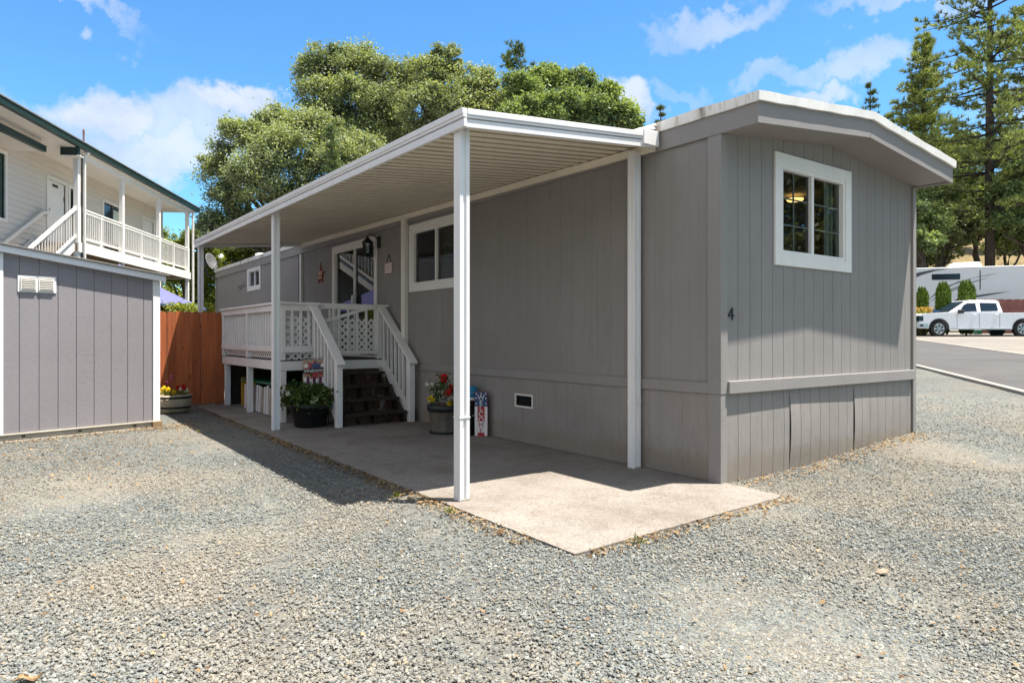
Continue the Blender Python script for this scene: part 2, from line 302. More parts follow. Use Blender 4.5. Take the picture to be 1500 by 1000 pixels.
# ------------------------------------------------------------------ mesh helpers
OFF = {}
class MB:
    def __init__(s): s.V = []; s.F = []
    def add(s, vs, fs):
        o = len(s.V); s.V += [tuple(v) for v in vs]; s.F += [tuple(i+o for i in f) for f in fs]; return s
    def hexa(s, p):
        return s.add(p, [(0, 3, 2, 1), (4, 5, 6, 7), (0, 1, 5, 4), (1, 2, 6, 5), (2, 3, 7, 6), (3, 0, 4, 7)])
    def box(s, x0, x1, y0, y1, z0, z1):
        return s.hexa([(x0, y0, z0), (x1, y0, z0), (x1, y1, z0), (x0, y1, z0), (x0, y0, z1), (x1, y0, z1), (x1, y1, z1), (x0, y1, z1)])
    def beam(s, a, b, w, h, up=(0, 0, 1)):
        a = Vector(a); b = Vector(b); d = (b-a).normalized(); u = Vector(up)
        r = d.cross(u).normalized(); u = r.cross(d)
        r *= w/2; u *= h/2
        return s.hexa([a-r-u, a+r-u, b+r-u, b-r-u, a-r+u, a+r+u, b+r+u, b-r+u])
    def tube(s, pts, rad, n=8):
        pts = [Vector(p) for p in pts]
        if not hasattr(rad, '__len__'): rad = [rad]*len(pts)
        rings = []
        for i, p in enumerate(pts):
            d = (pts[min(i+1, len(pts)-1)]-pts[max(i-1, 0)]).normalized()
            u = Vector((0, 0, 1)) if abs(d.z) < 0.9 else Vector((1, 0, 0))
            r = d.cross(u).normalized(); u = r.cross(d)
            rings.append([p+(r*math.cos(2*math.pi*k/n)+u*math.sin(2*math.pi*k/n))*rad[i] for k in range(n)])
        vs = [v for r in rings for v in r]; fs = []
        for i in range(len(pts)-1):
            for k in range(n):
                fs.append((i*n+k, i*n+(k+1) % n, (i+1)*n+(k+1) % n, (i+1)*n+k))
        fs.append(tuple(range(n))[::-1]); fs.append(tuple((len(pts)-1)*n+k for k in range(n)))
        return s.add(vs, fs)
    def lathe(s, prof, c, n=24, cap=True):
        c = Vector(c); vs = []; fs = []
        for (r, z) in prof:
            for k in range(n):
                a = 2*math.pi*k/n; vs.append(c+Vector((r*math.cos(a), r*math.sin(a), z)))
        for i in range(len(prof)-1):
            for k in range(n): fs.append((i*n+k, i*n+(k+1) % n, (i+1)*n+(k+1) % n, (i+1)*n+k))
        if cap:
            fs.append(tuple(range(n))[::-1]); fs.append(tuple((len(prof)-1)*n+k for k in range(n)))
        return s.add(vs, fs)
    def prism(s, poly, f):                   # poly: 2-D points, f(p, t) -> 3-D for t in {0, 1}
        n = len(poly); vs = [f(p, 0) for p in poly]+[f(p, 1) for p in poly]
        fs = [tuple(range(n))[::-1], tuple(range(n, 2*n))]+[(k, (k+1) % n, n+(k+1) % n, n+k) for k in range(n)]
        return s.add(vs, fs)
    def ball(s, c, r, n=12, m=8):
        c = Vector(c); r = Vector(r) if hasattr(r, '__len__') else Vector((r, r, r))
        prof = [(math.sin(math.pi*i/m), -math.cos(math.pi*i/m)) for i in range(m+1)]
        vs = []; fs = []
        for (q, z) in prof:
            for k in range(n):
                a = 2*math.pi*k/n; vs.append((c.x+r.x*max(q, 1e-3)*math.cos(a), c.y+r.y*max(q, 1e-3)*math.sin(a), c.z+r.z*z))
        for i in range(m):
            for k in range(n): fs.append((i*n+k, i*n+(k+1) % n, (i+1)*n+(k+1) % n, (i+1)*n+k))
        return s.add(vs, fs)
    def build(s, name, mat, parent=None, smooth=False, bevel=0.0):
        off = OFF.get(parent.name, Vector((0, 0, 0))) if parent else Vector((0, 0, 0))
        me = bpy.data.meshes.new(name)
        me.from_pydata([tuple(Vector(v)-off) for v in s.V], [], s.F); me.update()
        import bmesh
        bm = bmesh.new(); bm.from_mesh(me); bmesh.ops.recalc_face_normals(bm, faces=bm.faces); bm.to_mesh(me); bm.free()
        return link(name, me, mat, parent, smooth, bevel)
def link(name, me, mat, parent=None, smooth=False, bevel=0.0):
    o = bpy.data.objects.new(name, me); C.objects.link(o)
    me.materials.append(mat)
    if parent:
        o.parent = parent; OFF[o.name] = OFF.get(parent.name, Vector((0, 0, 0)))
    if smooth: me.polygons.foreach_set('use_smooth', [True]*len(me.polygons))
    if bevel:
        b = o.modifiers.new('bevel', 'BEVEL'); b.width = bevel; b.segments = 2; b.limit_method = 'ANGLE'; b.angle_limit = R(40)
    return o
def thing(name, label, cat, loc, rotz=0.0, group=None, local=False):
    o = bpy.data.objects.new(name, None); C.objects.link(o); o.empty_display_size = 0.2
    o.location = loc; o.rotation_euler = (0, 0, rotz)
    OFF[o.name] = Vector((0, 0, 0)) if local else Vector(loc)
    return tag(o, label, cat, group)
def tag(o, label, cat=None, group=None, kind=None):
    o['label'] = label
    if cat: o['category'] = cat
    if group: o['group'] = group
    if kind: o['kind'] = kind
    return o
def struct(o, kind='structure', label=None):
    o['kind'] = kind
    if label: o['label'] = label
    return o
def npmesh(name, verts, k):                   # verts: (n*k, 3) array of n separate k-gons
    n = len(verts)//k
    me = bpy.data.meshes.new(name)
    me.vertices.add(n*k); me.vertices.foreach_set('co', np.ascontiguousarray(verts, dtype=np.float32).ravel())
    me.loops.add(n*k); me.loops.foreach_set('vertex_index', np.arange(n*k, dtype=np.int32))
    me.polygons.add(n); me.polygons.foreach_set('loop_start', np.arange(0, n*k, k, dtype=np.int32))
    me.update(calc_edges=True); me.validate()
    return me
def unit(a): return a/np.maximum(np.linalg.norm(a, axis=1, keepdims=True), 1e-9)
def leafquads(c, a, b, up=0.5, droop=None):
    n = len(c)
    nr = unit(rng.normal(size=(n, 3))+np.array([0, 0, up])*1.0)
    t = unit(np.cross(nr, rng.normal(size=(n, 3)))); u = np.cross(nr, t)
    sc_ = rng.uniform(0.65, 1.35, (n, 1))
    v = np.empty((n, 4, 3)); v[:, 0] = c+t*a*sc_; v[:, 1] = c+u*b*sc_; v[:, 2] = c-t*a*sc_; v[:, 3] = c-u*b*sc_
    return v.reshape(-1, 3)
def text_mesh(body, size, extrude=0.002):
    cu = bpy.data.curves.new('lettering', 'FONT'); cu.body = body; cu.size = size; cu.extrude = extrude
    cu.align_x = 'CENTER'; cu.align_y = 'CENTER'; cu.resolution_u = 4
    o = bpy.data.objects.new('lettering', cu); C.objects.link(o)
    dg = bpy.context.evaluated_depsgraph_get(); dg.update()
    me = bpy.data.meshes.new_from_object(o.evaluated_get(dg))
    bpy.data.objects.remove(o); bpy.data.curves.remove(cu)
    return me
def text_part(name, body, size, mat, parent, mtx, extrude=0.002):
    me = text_mesh(body, size, extrude); off = OFF.get(parent.name, Vector((0, 0, 0)))
    me.materials.clear(); me.transform(Matrix.Translation(-off) @ mtx)
    return link(name, me, mat, parent)

def siding(u0, u1, zb, zt, f, spacing=0.18, gw=0.009, gd=0.008, openings=(), extra=(), bulge=None, nz=1, first=None):
    """grooved vertical boards on a plane; f(u, z, d) -> 3-D with d metres outward; zt is a function of u"""
    gs = []
    u = first if first is not None else u0+spacing*0.7
    while u < u1-0.03: gs.append(u); u += spacing
    br = {u0, u1}
    for g in gs: br |= {g-gw/2, g+gw/2}
    for o in openings: br |= {o[0], o[1]}
    br |= set(extra)
    br = sorted(b for b in br if u0 <= b <= u1)
    mb = MB()
    def isg(m): return any(abs(m-g) < gw/2 for g in gs)
    for a, b in zip(br, br[1:]):
        if b-a < 1e-5: continue
        m = (a+b)/2; dep = -gd if isg(m) else 0.0
        segs = [(zb, None)]
        ops = sorted((o[2], o[3]) for o in openings if o[0] <= m <= o[1])
        lo = zb; spans = []
        for (p, q) in ops: spans.append((lo, p)); lo = q
        spans.append((lo, None))
        for (p, q) in spans:
            for k in range(nz):
                def zz(uu, kk):
                    top = zt(uu) if q is None else q
                    return p+(top-p)*kk/nz
                bl = (lambda uu, z: bulge(uu, z)) if bulge else (lambda uu, z: 0.0)
                pts = [(a, zz(a, k)), (b, zz(b, k)), (b, zz(b, k+1)), (a, zz(a, k+1))]
                mb.add([f(x, z, dep+bl(x, z)) for x, z in pts], [(0, 1, 2, 3)])
                if dep < 0:
                    for e in (a, b):
                        mb.add([f(e, zz(e, k), bl(e, zz(e, k))), f(e, zz(e, k), dep+bl(e, zz(e, k))),
                                f(e, zz(e, k+1), dep+bl(e, zz(e, k+1))), f(e, zz(e, k+1), bl(e, zz(e, k+1)))], [(0, 1, 2, 3)])
    return mb

# ------------------------------------------------------------------ the ground
def lines(*segs):
    out = []
    for a, b, st in segs:
        x = a
        while x < b-1e-6: out.append(x); x += st
    out.append(segs[-1][1]); return out
xs = lines((-140, -20, 12), (-20, 1.5, 1.5), (1.5, 5.5, 0.2), (5.5, 12, 1.3), (12, 27, 1.0), (27, 180, 9))
ds = lines((-20, 0, 4), (0, 4.5, 0.5), (4.5, 12, 0.5), (12, 45, 1.0), (45, 111, 3), (111, 260, 10))
def gnoise(X, D):
    return 0.012*math.sin(X*1.7+D*0.9)*math.cos(D*1.3-X*0.6)*(1 if D < 20 else 0) - 0.010
vs = [tuple(P(x, d, terrain(x, d)+gnoise(x, d))) for d in ds for x in xs]
nx = len(xs)
fs = [(j*nx+i, j*nx+i+1, (j+1)*nx+i+1, (j+1)*nx+i) for j in range(len(ds)-1) for i in range(nx-1)]
me = bpy.data.meshes.new('ground'); me.from_pydata(vs, [], fs); me.update()
struct(link('ground', me, M['gravel'], smooth=True))

# road, concrete edging and the pale verge beyond it
RD = Vector((1.37, 5.6)).normalized(); RN = Vector((RD.y, -RD.x))
def road_strip(name, w0, w1, dz, mat, s0=-9, s1=46, th=None):
    mb = MB(); n = 55
    base = Vector((8.74, 11.65))
    pts = []
    for i in range(n+1):
        s = s0+(s1-s0)*i/n
        for w in (w0, w1):
            q = base+RD*s+RN*w; pts.append(tuple(P(q.x, q.y, terrain(q.x, q.y)+dz)))
    mb.add(pts, [(2*i, 2*i+1, 2*i+3, 2*i+2) for i in range(n)])
    if th:
        k = len(pts)
        low = [(p[0], p[1], p[2]-th) for p in pts]
        mb.add(pts+low, [(2*i, 2*i+2, k+2*i+2, k+2*i) for i in range(n)]+[(2*i+1, 2*i+3, k+2*i+3, k+2*i+1) for i in range(n)])
    return struct(mb.build(name, mat))
road_strip('road', 0.16, 4.62, 0.018, M['asphalt'])
road_strip('kerb', 0.0, 0.16, 0.045, M['kerb'], th=0.06)
road_strip('far_kerb', 4.62, 4.80, 0.035, M['kerb'], th=0.05)
road_strip('verge', 4.80, 16.0, 0.012, M['palegravel'], s0=-4, s1=40)

# concrete slab under the carport (laid on the gravel)
mb = MB()
sl = [(-2.335, -0.715), (0.02, -0.60), (0.06, 0.0), (0.03, 10.1), (-2.27, 10.1)]
rag = []
for a, b in zip(sl, sl[1:]+sl[:1]):
    n_ = max(2, int(math.dist(a, b)/0.06))
    for k in range(n_):
        t_ = k/n_; rag.append((a[0]+(b[0]-a[0])*t_+random.gauss(0, 0.0035), a[1]+(b[1]-a[1])*t_+random.gauss(0, 0.0035)))
mb.prism(rag, lambda p, t: (p[0], p[1], -0.06+0.068*t))
struct(mb.build('concrete_slab', M['slab']))

# ------------------------------------------------------------------ loose gravel, litter
def visible_area(n, dmin, dmax, pw):
    D = dmin+(dmax-dmin)*rng.random(n)**pw
    X = (rng.random(n)*2-1)*(0.78*D+0.35)
    return X, D
SHA = R(14.6); SH0 = Vector((-5.21, 6.70, 0))
def off_limits(x, y, m=0.01):
    a = (x > -2.335-m+0.0063*(y+0.7)) & (y > -0.715-m+0.048*(x+2.33)) & (x < 3.80)
    a &= ~((x > 0.03+m) & (y < -0.005))
    dx, dy = x-SH0.x, y-SH0.y
    lx = dx*math.cos(SHA)+dy*math.sin(SHA); ly = -dx*math.sin(SHA)+dy*math.cos(SHA)
    b = (ly > -0.01) & (lx < 1.97)
    return a | b
def world(X, D): return CX+cc*X+ss*D, CY-ss*X+cc*D
def tz(X, D):
    t = np.clip((X-1.9)/3.0, 0, 1); return 0.0433*np.maximum(0, D-4.5)*t*t*(3-2*t)
ph = (1+5**0.5)/2
ICO = np.array([(-1, ph, 0), (1, ph, 0), (-1, -ph, 0), (1, -ph, 0), (0, -1, ph), (0, 1, ph), (0, -1, -ph), (0, 1, -ph), (ph, 0, -1), (ph, 0, 1), (-ph, 0, -1), (-ph, 0, 1)])/1.902
ICF = np.array([(0, 11, 5), (0, 5, 1), (0, 1, 7), (0, 7, 10), (0, 10, 11), (1, 5, 9), (5, 11, 4), (11, 10, 2), (10, 7, 6), (7, 1, 8), (3, 9, 4), (3, 4, 2), (3, 2, 6), (3, 6, 8), (3, 8, 9), (4, 9, 5), (2, 4, 11), (6, 2, 10), (8, 6, 7), (9, 8, 1)])
def stones(name, X, D, rmin, rmax, mat, skew=2.2):
    x, y = world(X, D); keep = ~off_limits(x, y)
    # packed fines: two faint curving wheel tracks and a few worn patches carry fewer loose stones
    keep &= rng.random(len(x)) > np.clip((D-6.5)/5.5, 0, 1)**0.8
    bare = np.zeros(len(x))
    for off, wd in ((0.0, 0.20), (1.45, 0.20)):
        c_ = -3.1-off*0.72+0.34*(y+2.0)*0.5+0.10*np.sin(y*0.8)-0.055*(y-1)**2
        bare = np.maximum(bare, np.exp(-((x-c_)/wd)**2)*0.75)
    for (bx_, by_, br) in ((-4.3, 1.1, 0.5), (-3.4, -1.3, 0.45), (-1.4, -2.3, 0.5), (1.8, -1.4, 0.6), (-4.6, 3.6, 0.8), (3.6, -0.9, 0.6)):
        bare = np.maximum(bare, np.exp(-((x-bx_)**2+(y-by_)**2)/br**2)*0.7)
    nz_ = 0.5+0.5*np.sin(x*5.1+1.3*np.sin(y*3.7))*np.sin(y*4.3+1.7*np.sin(x*2.9))
    keep &= rng.random(len(x)) > bare*(0.45+0.75*nz_)
    X, D, x, y = X[keep], D[keep], x[keep], y[keep]; n = len(x)
    z = tz(X, D)
    r = rmin+(rmax-rmin)*rng.random(n)**skew
    loc = ICO[None]*rng.uniform(0.72, 1.25, (n, 12, 1))
    loc = loc*np.stack([rng.uniform(0.8, 1.45, n), rng.uniform(0.65, 1.0, n), rng.uniform(0.4, 0.75, n)], 1)[:, None, :]
    a = rng.uniform(0, 2*math.pi, n); ca, sa = np.cos(a)[:, None], np.sin(a)[:, None]
    tl = rng.normal(0, 0.35, n); ct, st = np.cos(tl)[:, None], np.sin(tl)[:, None]
    lx, ly, lz = loc[..., 0], loc[..., 1], loc[..., 2]
    lx, lz = lx*ct-lz*st, lx*st+lz*ct
    wx = lx*ca-ly*sa; wy = lx*sa+ly*ca
    v = np.stack([wx, wy, lz], 2)*r[:, None, None]+np.stack([x, y, z+r*rng.uniform(0.0, 0.45, n)-0.004], 1)[:, None, :]
    me = bpy.data.meshes.new(name)
    me.vertices.add(n*12); me.vertices.foreach_set('co', v.astype(np.float32).ravel())
    f = (ICF[None]+(np.arange(n)*12)[:, None, None]).reshape(-1, 3)
    me.loops.add(f.size); me.loops.foreach_set('vertex_index', f.astype(np.int32).ravel())
    me.polygons.add(len(f)); me.polygons.foreach_set('loop_start', np.arange(0, f.size, 3, dtype=np.int32))
    me.update(calc_edges=True)
    me.polygons.foreach_set('use_smooth', np.zeros(len(f), dtype=bool))
    return link(name, me, mat)
Xa, Da = visible_area(400000, 2.2, 12.0, 1.5)
o = stones('gravel', Xa, Da, 0.0030, 0.0112, M['stone'], 3.0)
tag(o, 'loose blue-grey crushed gravel covering the yard', kind='stuff')

def litter_pts():
    pts = []
    def along(a, b, n, sd):
        t = rng.random(n)[:, None]; q = np.array(a)*(1-t)+np.array(b)*t
        q = q+rng.normal(0, sd, (n, 2))*np.array([1, 1]); pts.append(q)
    along((-2.42, -0.4), (-2.32, 9.0), 1700, 0.06)
    along((-2.40, 0.9), (-2.36, 5.0), 600, 0.05)
    along((-2.3, -0.78), (0.0, -0.68), 420, 0.05)
    along((0.1, -0.16), (3.7, -0.12), 650, 0.09)
    a = (SH0.x, SH0.y-0.12); b = (SH0.x+1.9*math.cos(SHA), SH0.y+1.9*math.sin(SHA)-0.12)
    along(a, b, 550, 0.14); along((b[0]-0.1, b[1]-0.1), (b[0]+0.5, b[1]+0.1), 300, 0.16)
    q = np.array([-4.6, 5.4])+rng.normal(0, 1.0, (900, 2))*np.array([1.0, 0.9]); pts.append(q)
    X, D = visible_area(700, 2.4, 9.0, 1.0); x, y = world(X, D); pts.append(np.stack([x, y], 1))
    return np.concatenate(pts)
q = litter_pts()
lim = off_limits(q[:, 0], q[:, 1], 0.0)
# keep a few flakes just inside the slab edge
q = q[~lim]
XX = cc*(q[:, 0]-CX)-ss*(q[:, 1]-CY); DD = ss*(q[:, 0]-CX)+cc*(q[:, 1]-CY)
lc = np.stack([q[:, 0], q[:, 1], tz(XX, DD)+rng.uniform(0.004, 0.02, len(q))], 1)
lv = leafquads(lc, 0.016, 0.008, up=3.0)
tag(link('leaf_litter', npmesh('leaf_litter', lv, 4), M['litter']), 'tan dry leaf litter along the slab and shed edges', kind='stuff')

# ------------------------------------------------------------------ the mobile home
L = 18.4; W = 3.71; OV = 0.376; ZE = 3.08; ZR = 3.277; XR = 1.855
def soff(x): return ZE+(ZR-ZE)*(1-abs(x-XR)/XR) if 0 <= x <= W else ZE
home = thing('mobile_home', 'long grey mobile home with white window trim and low gabled end, numbered 4', 'mobile home', (0, 0, 0))
fx = lambda u, z, d: (-d, u, z)                   # long wall, plane x = 0 facing -x
fy = lambda u, z, d: (u, -d, z)                   # end wall, plane y = 0 facing -y
BZ0, BZ1 = 0.79, 0.89
WL = (4.30, 5.72, 2.10, 2.93)                      # left window opening (y0, y1, z0, z1)
DR = (7.10, 8.90, 0.94, 2.93)
WR = (13.86, 14.85, 2.58, 3.02)
siding(0.0, L, BZ1, lambda u: 3.10, fx, 0.203, 0.003, 0.0014, [WL, DR, WR]).build('siding', M['grey'], home)
EW = (0.93, 2.11, 2.10, 2.95)
siding(0.0, W, BZ1, lambda u: soff(u)+0.03, fy, 0.18, 0.006, 0.0045, [EW], extra=(XR,), first=0.255).build('siding', M['grey'], home)
def bulge(u, z):
    for a, b in ((0.08, 1.073), (1.073, 2.297), (2.297, 3.64)):
        if a <= u <= b:
            t = (u-a)/(b-a); k = {0.08: (0.003, 0.010), 1.073: (0.022, 0.005), 2.297: (0.018, 0.002)}[a]
            zz = math.sin(math.pi*min(1, max(0, z/0.8)))
            return (k[0]*(1-t)+k[1]*t)*zz
    return 0.0
sk = siding(0.08, 1.0722, -0.02, lambda u: BZ0+0.01, fy, 0.18, 0.006, 0.0045, nz=10, bulge=bulge, first=0.255)
sk2 = siding(1.0738, 2.2962, -0.02, lambda u: BZ0+0.01, fy, 0.18, 0.006, 0.0045, nz=10, bulge=bulge, first=1.255)
sk3 = siding(2.2978, 3.64, -0.02, lambda u: BZ0+0.01, fy, 0.18, 0.006, 0.0045, nz=10, bulge=bulge, first=2.46)
sk.add(sk2.V, sk2.F); sk.add(sk3.V, sk3.F); sk.build('skirting_panel', M['skirt'], home)
SV = (2.70, 3.02, 0.455, 0.58)
siding(0.0, L, 0.012, lambda u: BZ0, fx, 0.41, 0.003, 0.0018, [SV], first=0.42).build('skirting_panel', M['skirt'], home)
# backing so the warped panels and grooves show dark behind
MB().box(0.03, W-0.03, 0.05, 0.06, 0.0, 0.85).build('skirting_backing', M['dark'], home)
# trim
MB().box(-0.019, 0.0, 0.10, L, BZ0, BZ1).build('belt_trim', M['greytrim'], home, bevel=0.003)
MB().box(0.075, 3.66, -0.045, 0.0, BZ0+0.003, BZ1+0.015).build('belt_trim', M['greytrim'], home, bevel=0.004)
MB().box(-0.022, 0.0, -0.024, 0.12, 0.79, 3.10).box(-0.018, 0.0, -0.020, 0.115, 0.0, 0.787).build('corner_trim', M['greytrim'], home, bevel=0.003)
MB().box(0.001, 0.078, -0.022, 0.0, 0.793, 3.085).box(0.001, 0.072, -0.018, 0.0, 0.0, 0.79).build('corner_trim', M['greytrim'], home, bevel=0.003)
MB().box(3.655, W+0.022, -0.024, 0.10, 0.05, 3.09).build('corner_trim', M['greytrim'], home, bevel=0.003)
MB().box(-0.02, 0.0, L-0.1, L+0.02, 0.0, 3.09).build('corner_trim', M['greytrim'], home, bevel=0.003)
MB().box(W-0.01, W, 0.0, L, 0.0, 3.12).box(0.0, W, L-0.01, L, 0.0, 3.12).build('rear_wall', M['grey'], home)
# fascia: along the long wall, then following the gable over the end
MB().box(-0.03, -0.002, -OV, L, ZE, 3.262).build('fascia', M['greytrim'], home, bevel=0.003)
def gable_poly(lo, hi): return [(-0.03, ZE+lo), (XR, ZR+lo), (3.78, ZE+lo), (3.78, ZE+hi), (XR, ZR+hi), (-0.03, ZE+hi)]
for seg in (0, 1):
    pl = [(-0.03, ZE), (XR-0.002, ZR), (XR-0.002, ZR+0.182), (-0.03, ZE+0.182)] if seg == 0 else [(XR+0.002, ZR), (3.78, ZE), (3.78, ZE+0.182), (XR+0.002, ZR+0.182)]
    MB().prism(pl, lambda p, t: (p[0], -OV-0.025+0.025*t, p[1])).build('fascia', M['greytrim'], home, bevel=0.003)
for a, b in (((0.0, ZE), (XR-0.002, ZR)), ((XR+0.002, ZR), (3.765, ZE))):
    MB().add([(a[0], -OV, a[1]+0.012), (b[0], -OV, b[1]+0.012), (b[0], 0.02, b[1]+0.012), (a[0], 0.02, a[1]+0.012)], [(0, 1, 2, 3)]).build('soffit', M['greytrim'], home)
MB().box(3.755, 3.78, -OV, L, ZE, 3.26).build('fascia', M['greytrim'], home)
MB().add([(W, -OV, ZE+0.01), (3.765, -OV, ZE+0.01), (3.765, L, ZE+0.01), (W, L, ZE+0.01)], [(0, 1, 2, 3)]).build('soffit', M['greytrim'], home)
# roof: white coated sheet with a metal drip edge
mb = MB()
for a, b in ((-0.045, XR), (XR, 3.79)):
    za = 3.345 if a < 0 else 3.525; zb_ = 3.525 if a < 0 else 3.345
    n = 30
    for i in range(n):
        y0 = -OV-0.05+(L+OV+0.1)*i/n; y1 = -OV-0.05+(L+OV+0.1)*(i+1)/n
        w = lambda y: 0.006*math.sin(y*3.1)+0.004*math.sin(y*7.7)
        mb.add([(a, y0, za+w(y0)), (b, y0, zb_), (b, y1, zb_), (a, y1, za+w(y1))], [(0, 1, 2, 3)])
roof = mb.build('roof', M['roof'], home)
mb = MB(); n = 60
for i in range(n):
    y0 = -OV-0.05+(L+OV+0.1)*i/n; y1 = -OV-0.05+(L+OV+0.1)*(i+1)/n
    w = lambda y: 0.006*math.sin(y*3.1)+0.004*math.sin(y*7.7)
    mb.hexa([(-0.05, y0, 3.258), (-0.031, y0, 3.258), (-0.031, y1, 3.258), (-0.05, y1, 3.258), (-0.058, y0, 3.345+w(y0)), (-0.031, y0, 3.345+w(y0)), (-0.031, y1, 3.345+w(y1)), (-0.058, y1, 3.345+w(y1))])
mb.build('roof_edge', M['roofedge'], roof)
for sg in (0, 1):
    lo, hi = 0.178, 0.256
    n = 14; mb = MB()
    for i in range(n):
        def pt(t, h):
            x = (-0.058+(XR+0.058)*t) if sg == 0 else (XR+(3.80-XR)*t)
            z = (ZE+(ZR-ZE)*t) if sg == 0 else (ZR+(ZE-ZR)*t)
            return x, z+h+(0.004*math.sin(t*19) if h > 0.2 else 0.003*math.sin(t*23+1))
        a0 = pt(i/n, lo); a1 = pt((i+1)/n, lo); b0 = pt(i/n, hi); b1 = pt((i+1)/n, hi)
        y0, y1 = -OV-0.052, -OV-0.026
        mb.hexa([(a0[0], y0, a0[1]), (a1[0], y0, a1[1]), (a1[0], y1, a1[1]), (a0[0], y1, a0[1]), (b0[0], y0-0.004, b0[1]), (b1[0], y0-0.004, b1[1]), (b1[0], y1, b1[1]), (b0[0], y1, b0[1])])
    mb.build('roof_edge', M['roofend'], roof)
# roof vents, far end
for (x, y, r, h) in ((0.7, 16.2, 0.16, 0.30), (1.4, 17.8, 0.06, 0.25), (0.5, 17.4, 0.05, 0.16)):
    MB().lathe([(r*0.7, 0.0), (r*0.7, h*0.55), (r, h*0.6), (r, h*0.95), (r*0.6, h)], (x, y, 3.38), 14).build('roof_vent', M['rvwhite'], home, smooth=False)
# inside: partitions, floor, ceiling, so that panes look into rooms
MB().add([(0.08, 3.4, 0.9), (W-0.08, 3.4, 0.9), (W-0.08, 3.4, 3.1), (0.08, 3.4, 3.1)], [(0, 1, 2, 3)]).add([(0.08, 10, 0.9), (W-0.08, 10, 0.9), (W-0.08, 10, 3.1), (0.08, 10, 3.1)], [(0, 1, 2, 3)]) \
    .add([(2.9, 3.4, 0.9), (2.9, 10, 0.9), (2.9, 10, 3.1), (2.9, 3.4, 3.1)], [(0, 1, 2, 3)]).build('interior_partition', M['inside'], home)
MB().add([(0.02, 0.02, 0.9), (W-0.02, 0.02, 0.9), (W-0.02, L-0.02, 0.9), (0.02, L-0.02, 0.9)], [(0, 1, 2, 3)]).build('interior_floor', M['inside'], home)
MB().add([(0.02, 0.02, 3.04), (W-0.02, 0.02, 3.04), (W-0.02, L-0.02, 3.04), (0.02, L-0.02, 3.04)], [(0, 1, 2, 3)]).build('interior_ceiling', M['inside'], home)
MB().lathe([(0.02, 0.0), (0.085, 0.012), (0.10, 0.03), (0.10, 0.04)], (2.74, 0.95, 2.955), 20).build('ceiling_lamp', M['bulb'], home, smooth=True)

def window(fn, u0, u1, z0, z1, trim, mull, parent, tw=0.1, tb=0.11, grid=None, gl='glass', proud=0.02, name='window', sl=None):
    """casing boards, vinyl frame, meeting stile and two panes; u along the wall"""
    def bx(mb, a, b, c, d, d0, d1):
        p = [fn(a, c, d0), fn(b, c, d0), fn(b, c, d1), fn(a, c, d1), fn(a, d, d0), fn(b, d, d0), fn(b, d, d1), fn(a, d, d1)]
        return mb.hexa(p)
    cs = MB()
    bx(cs, u0-tw, u0, z0-tb, z1+tb, -0.003, proud); bx(cs, u1, u1+tw, z0-tb, z1+tb, -0.003, proud)
    bx(cs, u0, u1, z1, z1+tb, -0.003, proud-0.002); bx(cs, u0, u1, z0-tb, z0, -0.003, proud-0.002)
    w = cs.build(name, trim, parent, bevel=0.003)
    f = MB(); t = 0.035
    bx(f, u0, u0+t, z0, z1, -0.07, 0.006); bx(f, u1-t, u1, z0, z1, -0.07, 0.006)
    bx(f, u0+t, u1-t, z0, z0+t, -0.07, 0.006); bx(f, u0+t, u1-t, z1-t, z1, -0.07, 0.006)
    bx(f, mull-0.022, mull+0.022, z0+t, z1-t, -0.06, -0.005)
    f.build('frame', M['white'], w, bevel=0.002)
    for a, b in ((u0+t, mull-0.022), (mull+0.022, u1-t)):
        q = -0.040
        pn = MB().add([fn(a, z0+t, q), fn(b, z0+t, q), fn(b, z1-t, q), fn(a, z1-t, q)], [(0, 1, 2, 3)]).build('pane', M[gl], w)
        if pn.data.polygons[0].normal.dot(Vector(fn(0, 0, 1))-Vector(fn(0, 0, 0))) < 0: pn.data.flip_normals()
    if grid:
        g = MB()
        for a, b in ((u0+t, mull-0.022), (mull+0.022, u1-t)):
            m = (a+b)/2; bx(g, m-0.007, m+0.007, z0+t, z1-t, -0.055, -0.043)
            for k in (1, 2):
                z = z0+t+(z1-z0-2*t)*k/3; bx(g, a, b, z-0.007, z+0.007, -0.056, -0.044)
        g.build('muntin_grid', M['white'], w)
    return w
ew = window(fy, *EW, M['white'], 1.505, home, tw=0.115, tb=0.115, grid=True)
MB().add([(0.965, 0.060, 2.135), (1.485, 0.060, 2.135), (1.485, 0.060, 2.915), (0.965, 0.060, 2.915)], [(0, 1, 2, 3)]).build('insect_screen', M['screen'], ew)
cur = MB()
for i in range(5):
    x = 1.97+0.045*i; cur.beam((x, 0.12+0.02*(i % 2), 2.05), (x, 0.12+0.02*(i % 2), 2.98), 0.05, 0.02, (0, 1, 0))
cur.build('curtain', M['blind'], ew)
lw = window(fx, *WL, M['white'], 5.02, home, tw=0.1, tb=0.105)
bl = MB()
for k in range(22):
    z = 2.14+k*0.036
    bl.add([(0.10, 4.34, z), (0.10, 4.98, z), (0.118, 4.98, z+0.02), (0.118, 4.34, z+0.02)], [(0, 1, 2, 3)])
bl.build('blind', M['blind'], lw)
window(fx, *WR, M['white'], 14.36, home, tw=0.09, tb=0.09)
# sliding glass door
sd = window(fx, *DR, M['white'], 8.0, home, tw=0.1, tb=0.1, gl='doorglass', name='sliding_door')
MB().box(-0.05, 0.0, 7.95, 7.99, 1.75, 2.05).build('door_handle', M['white'], sd)
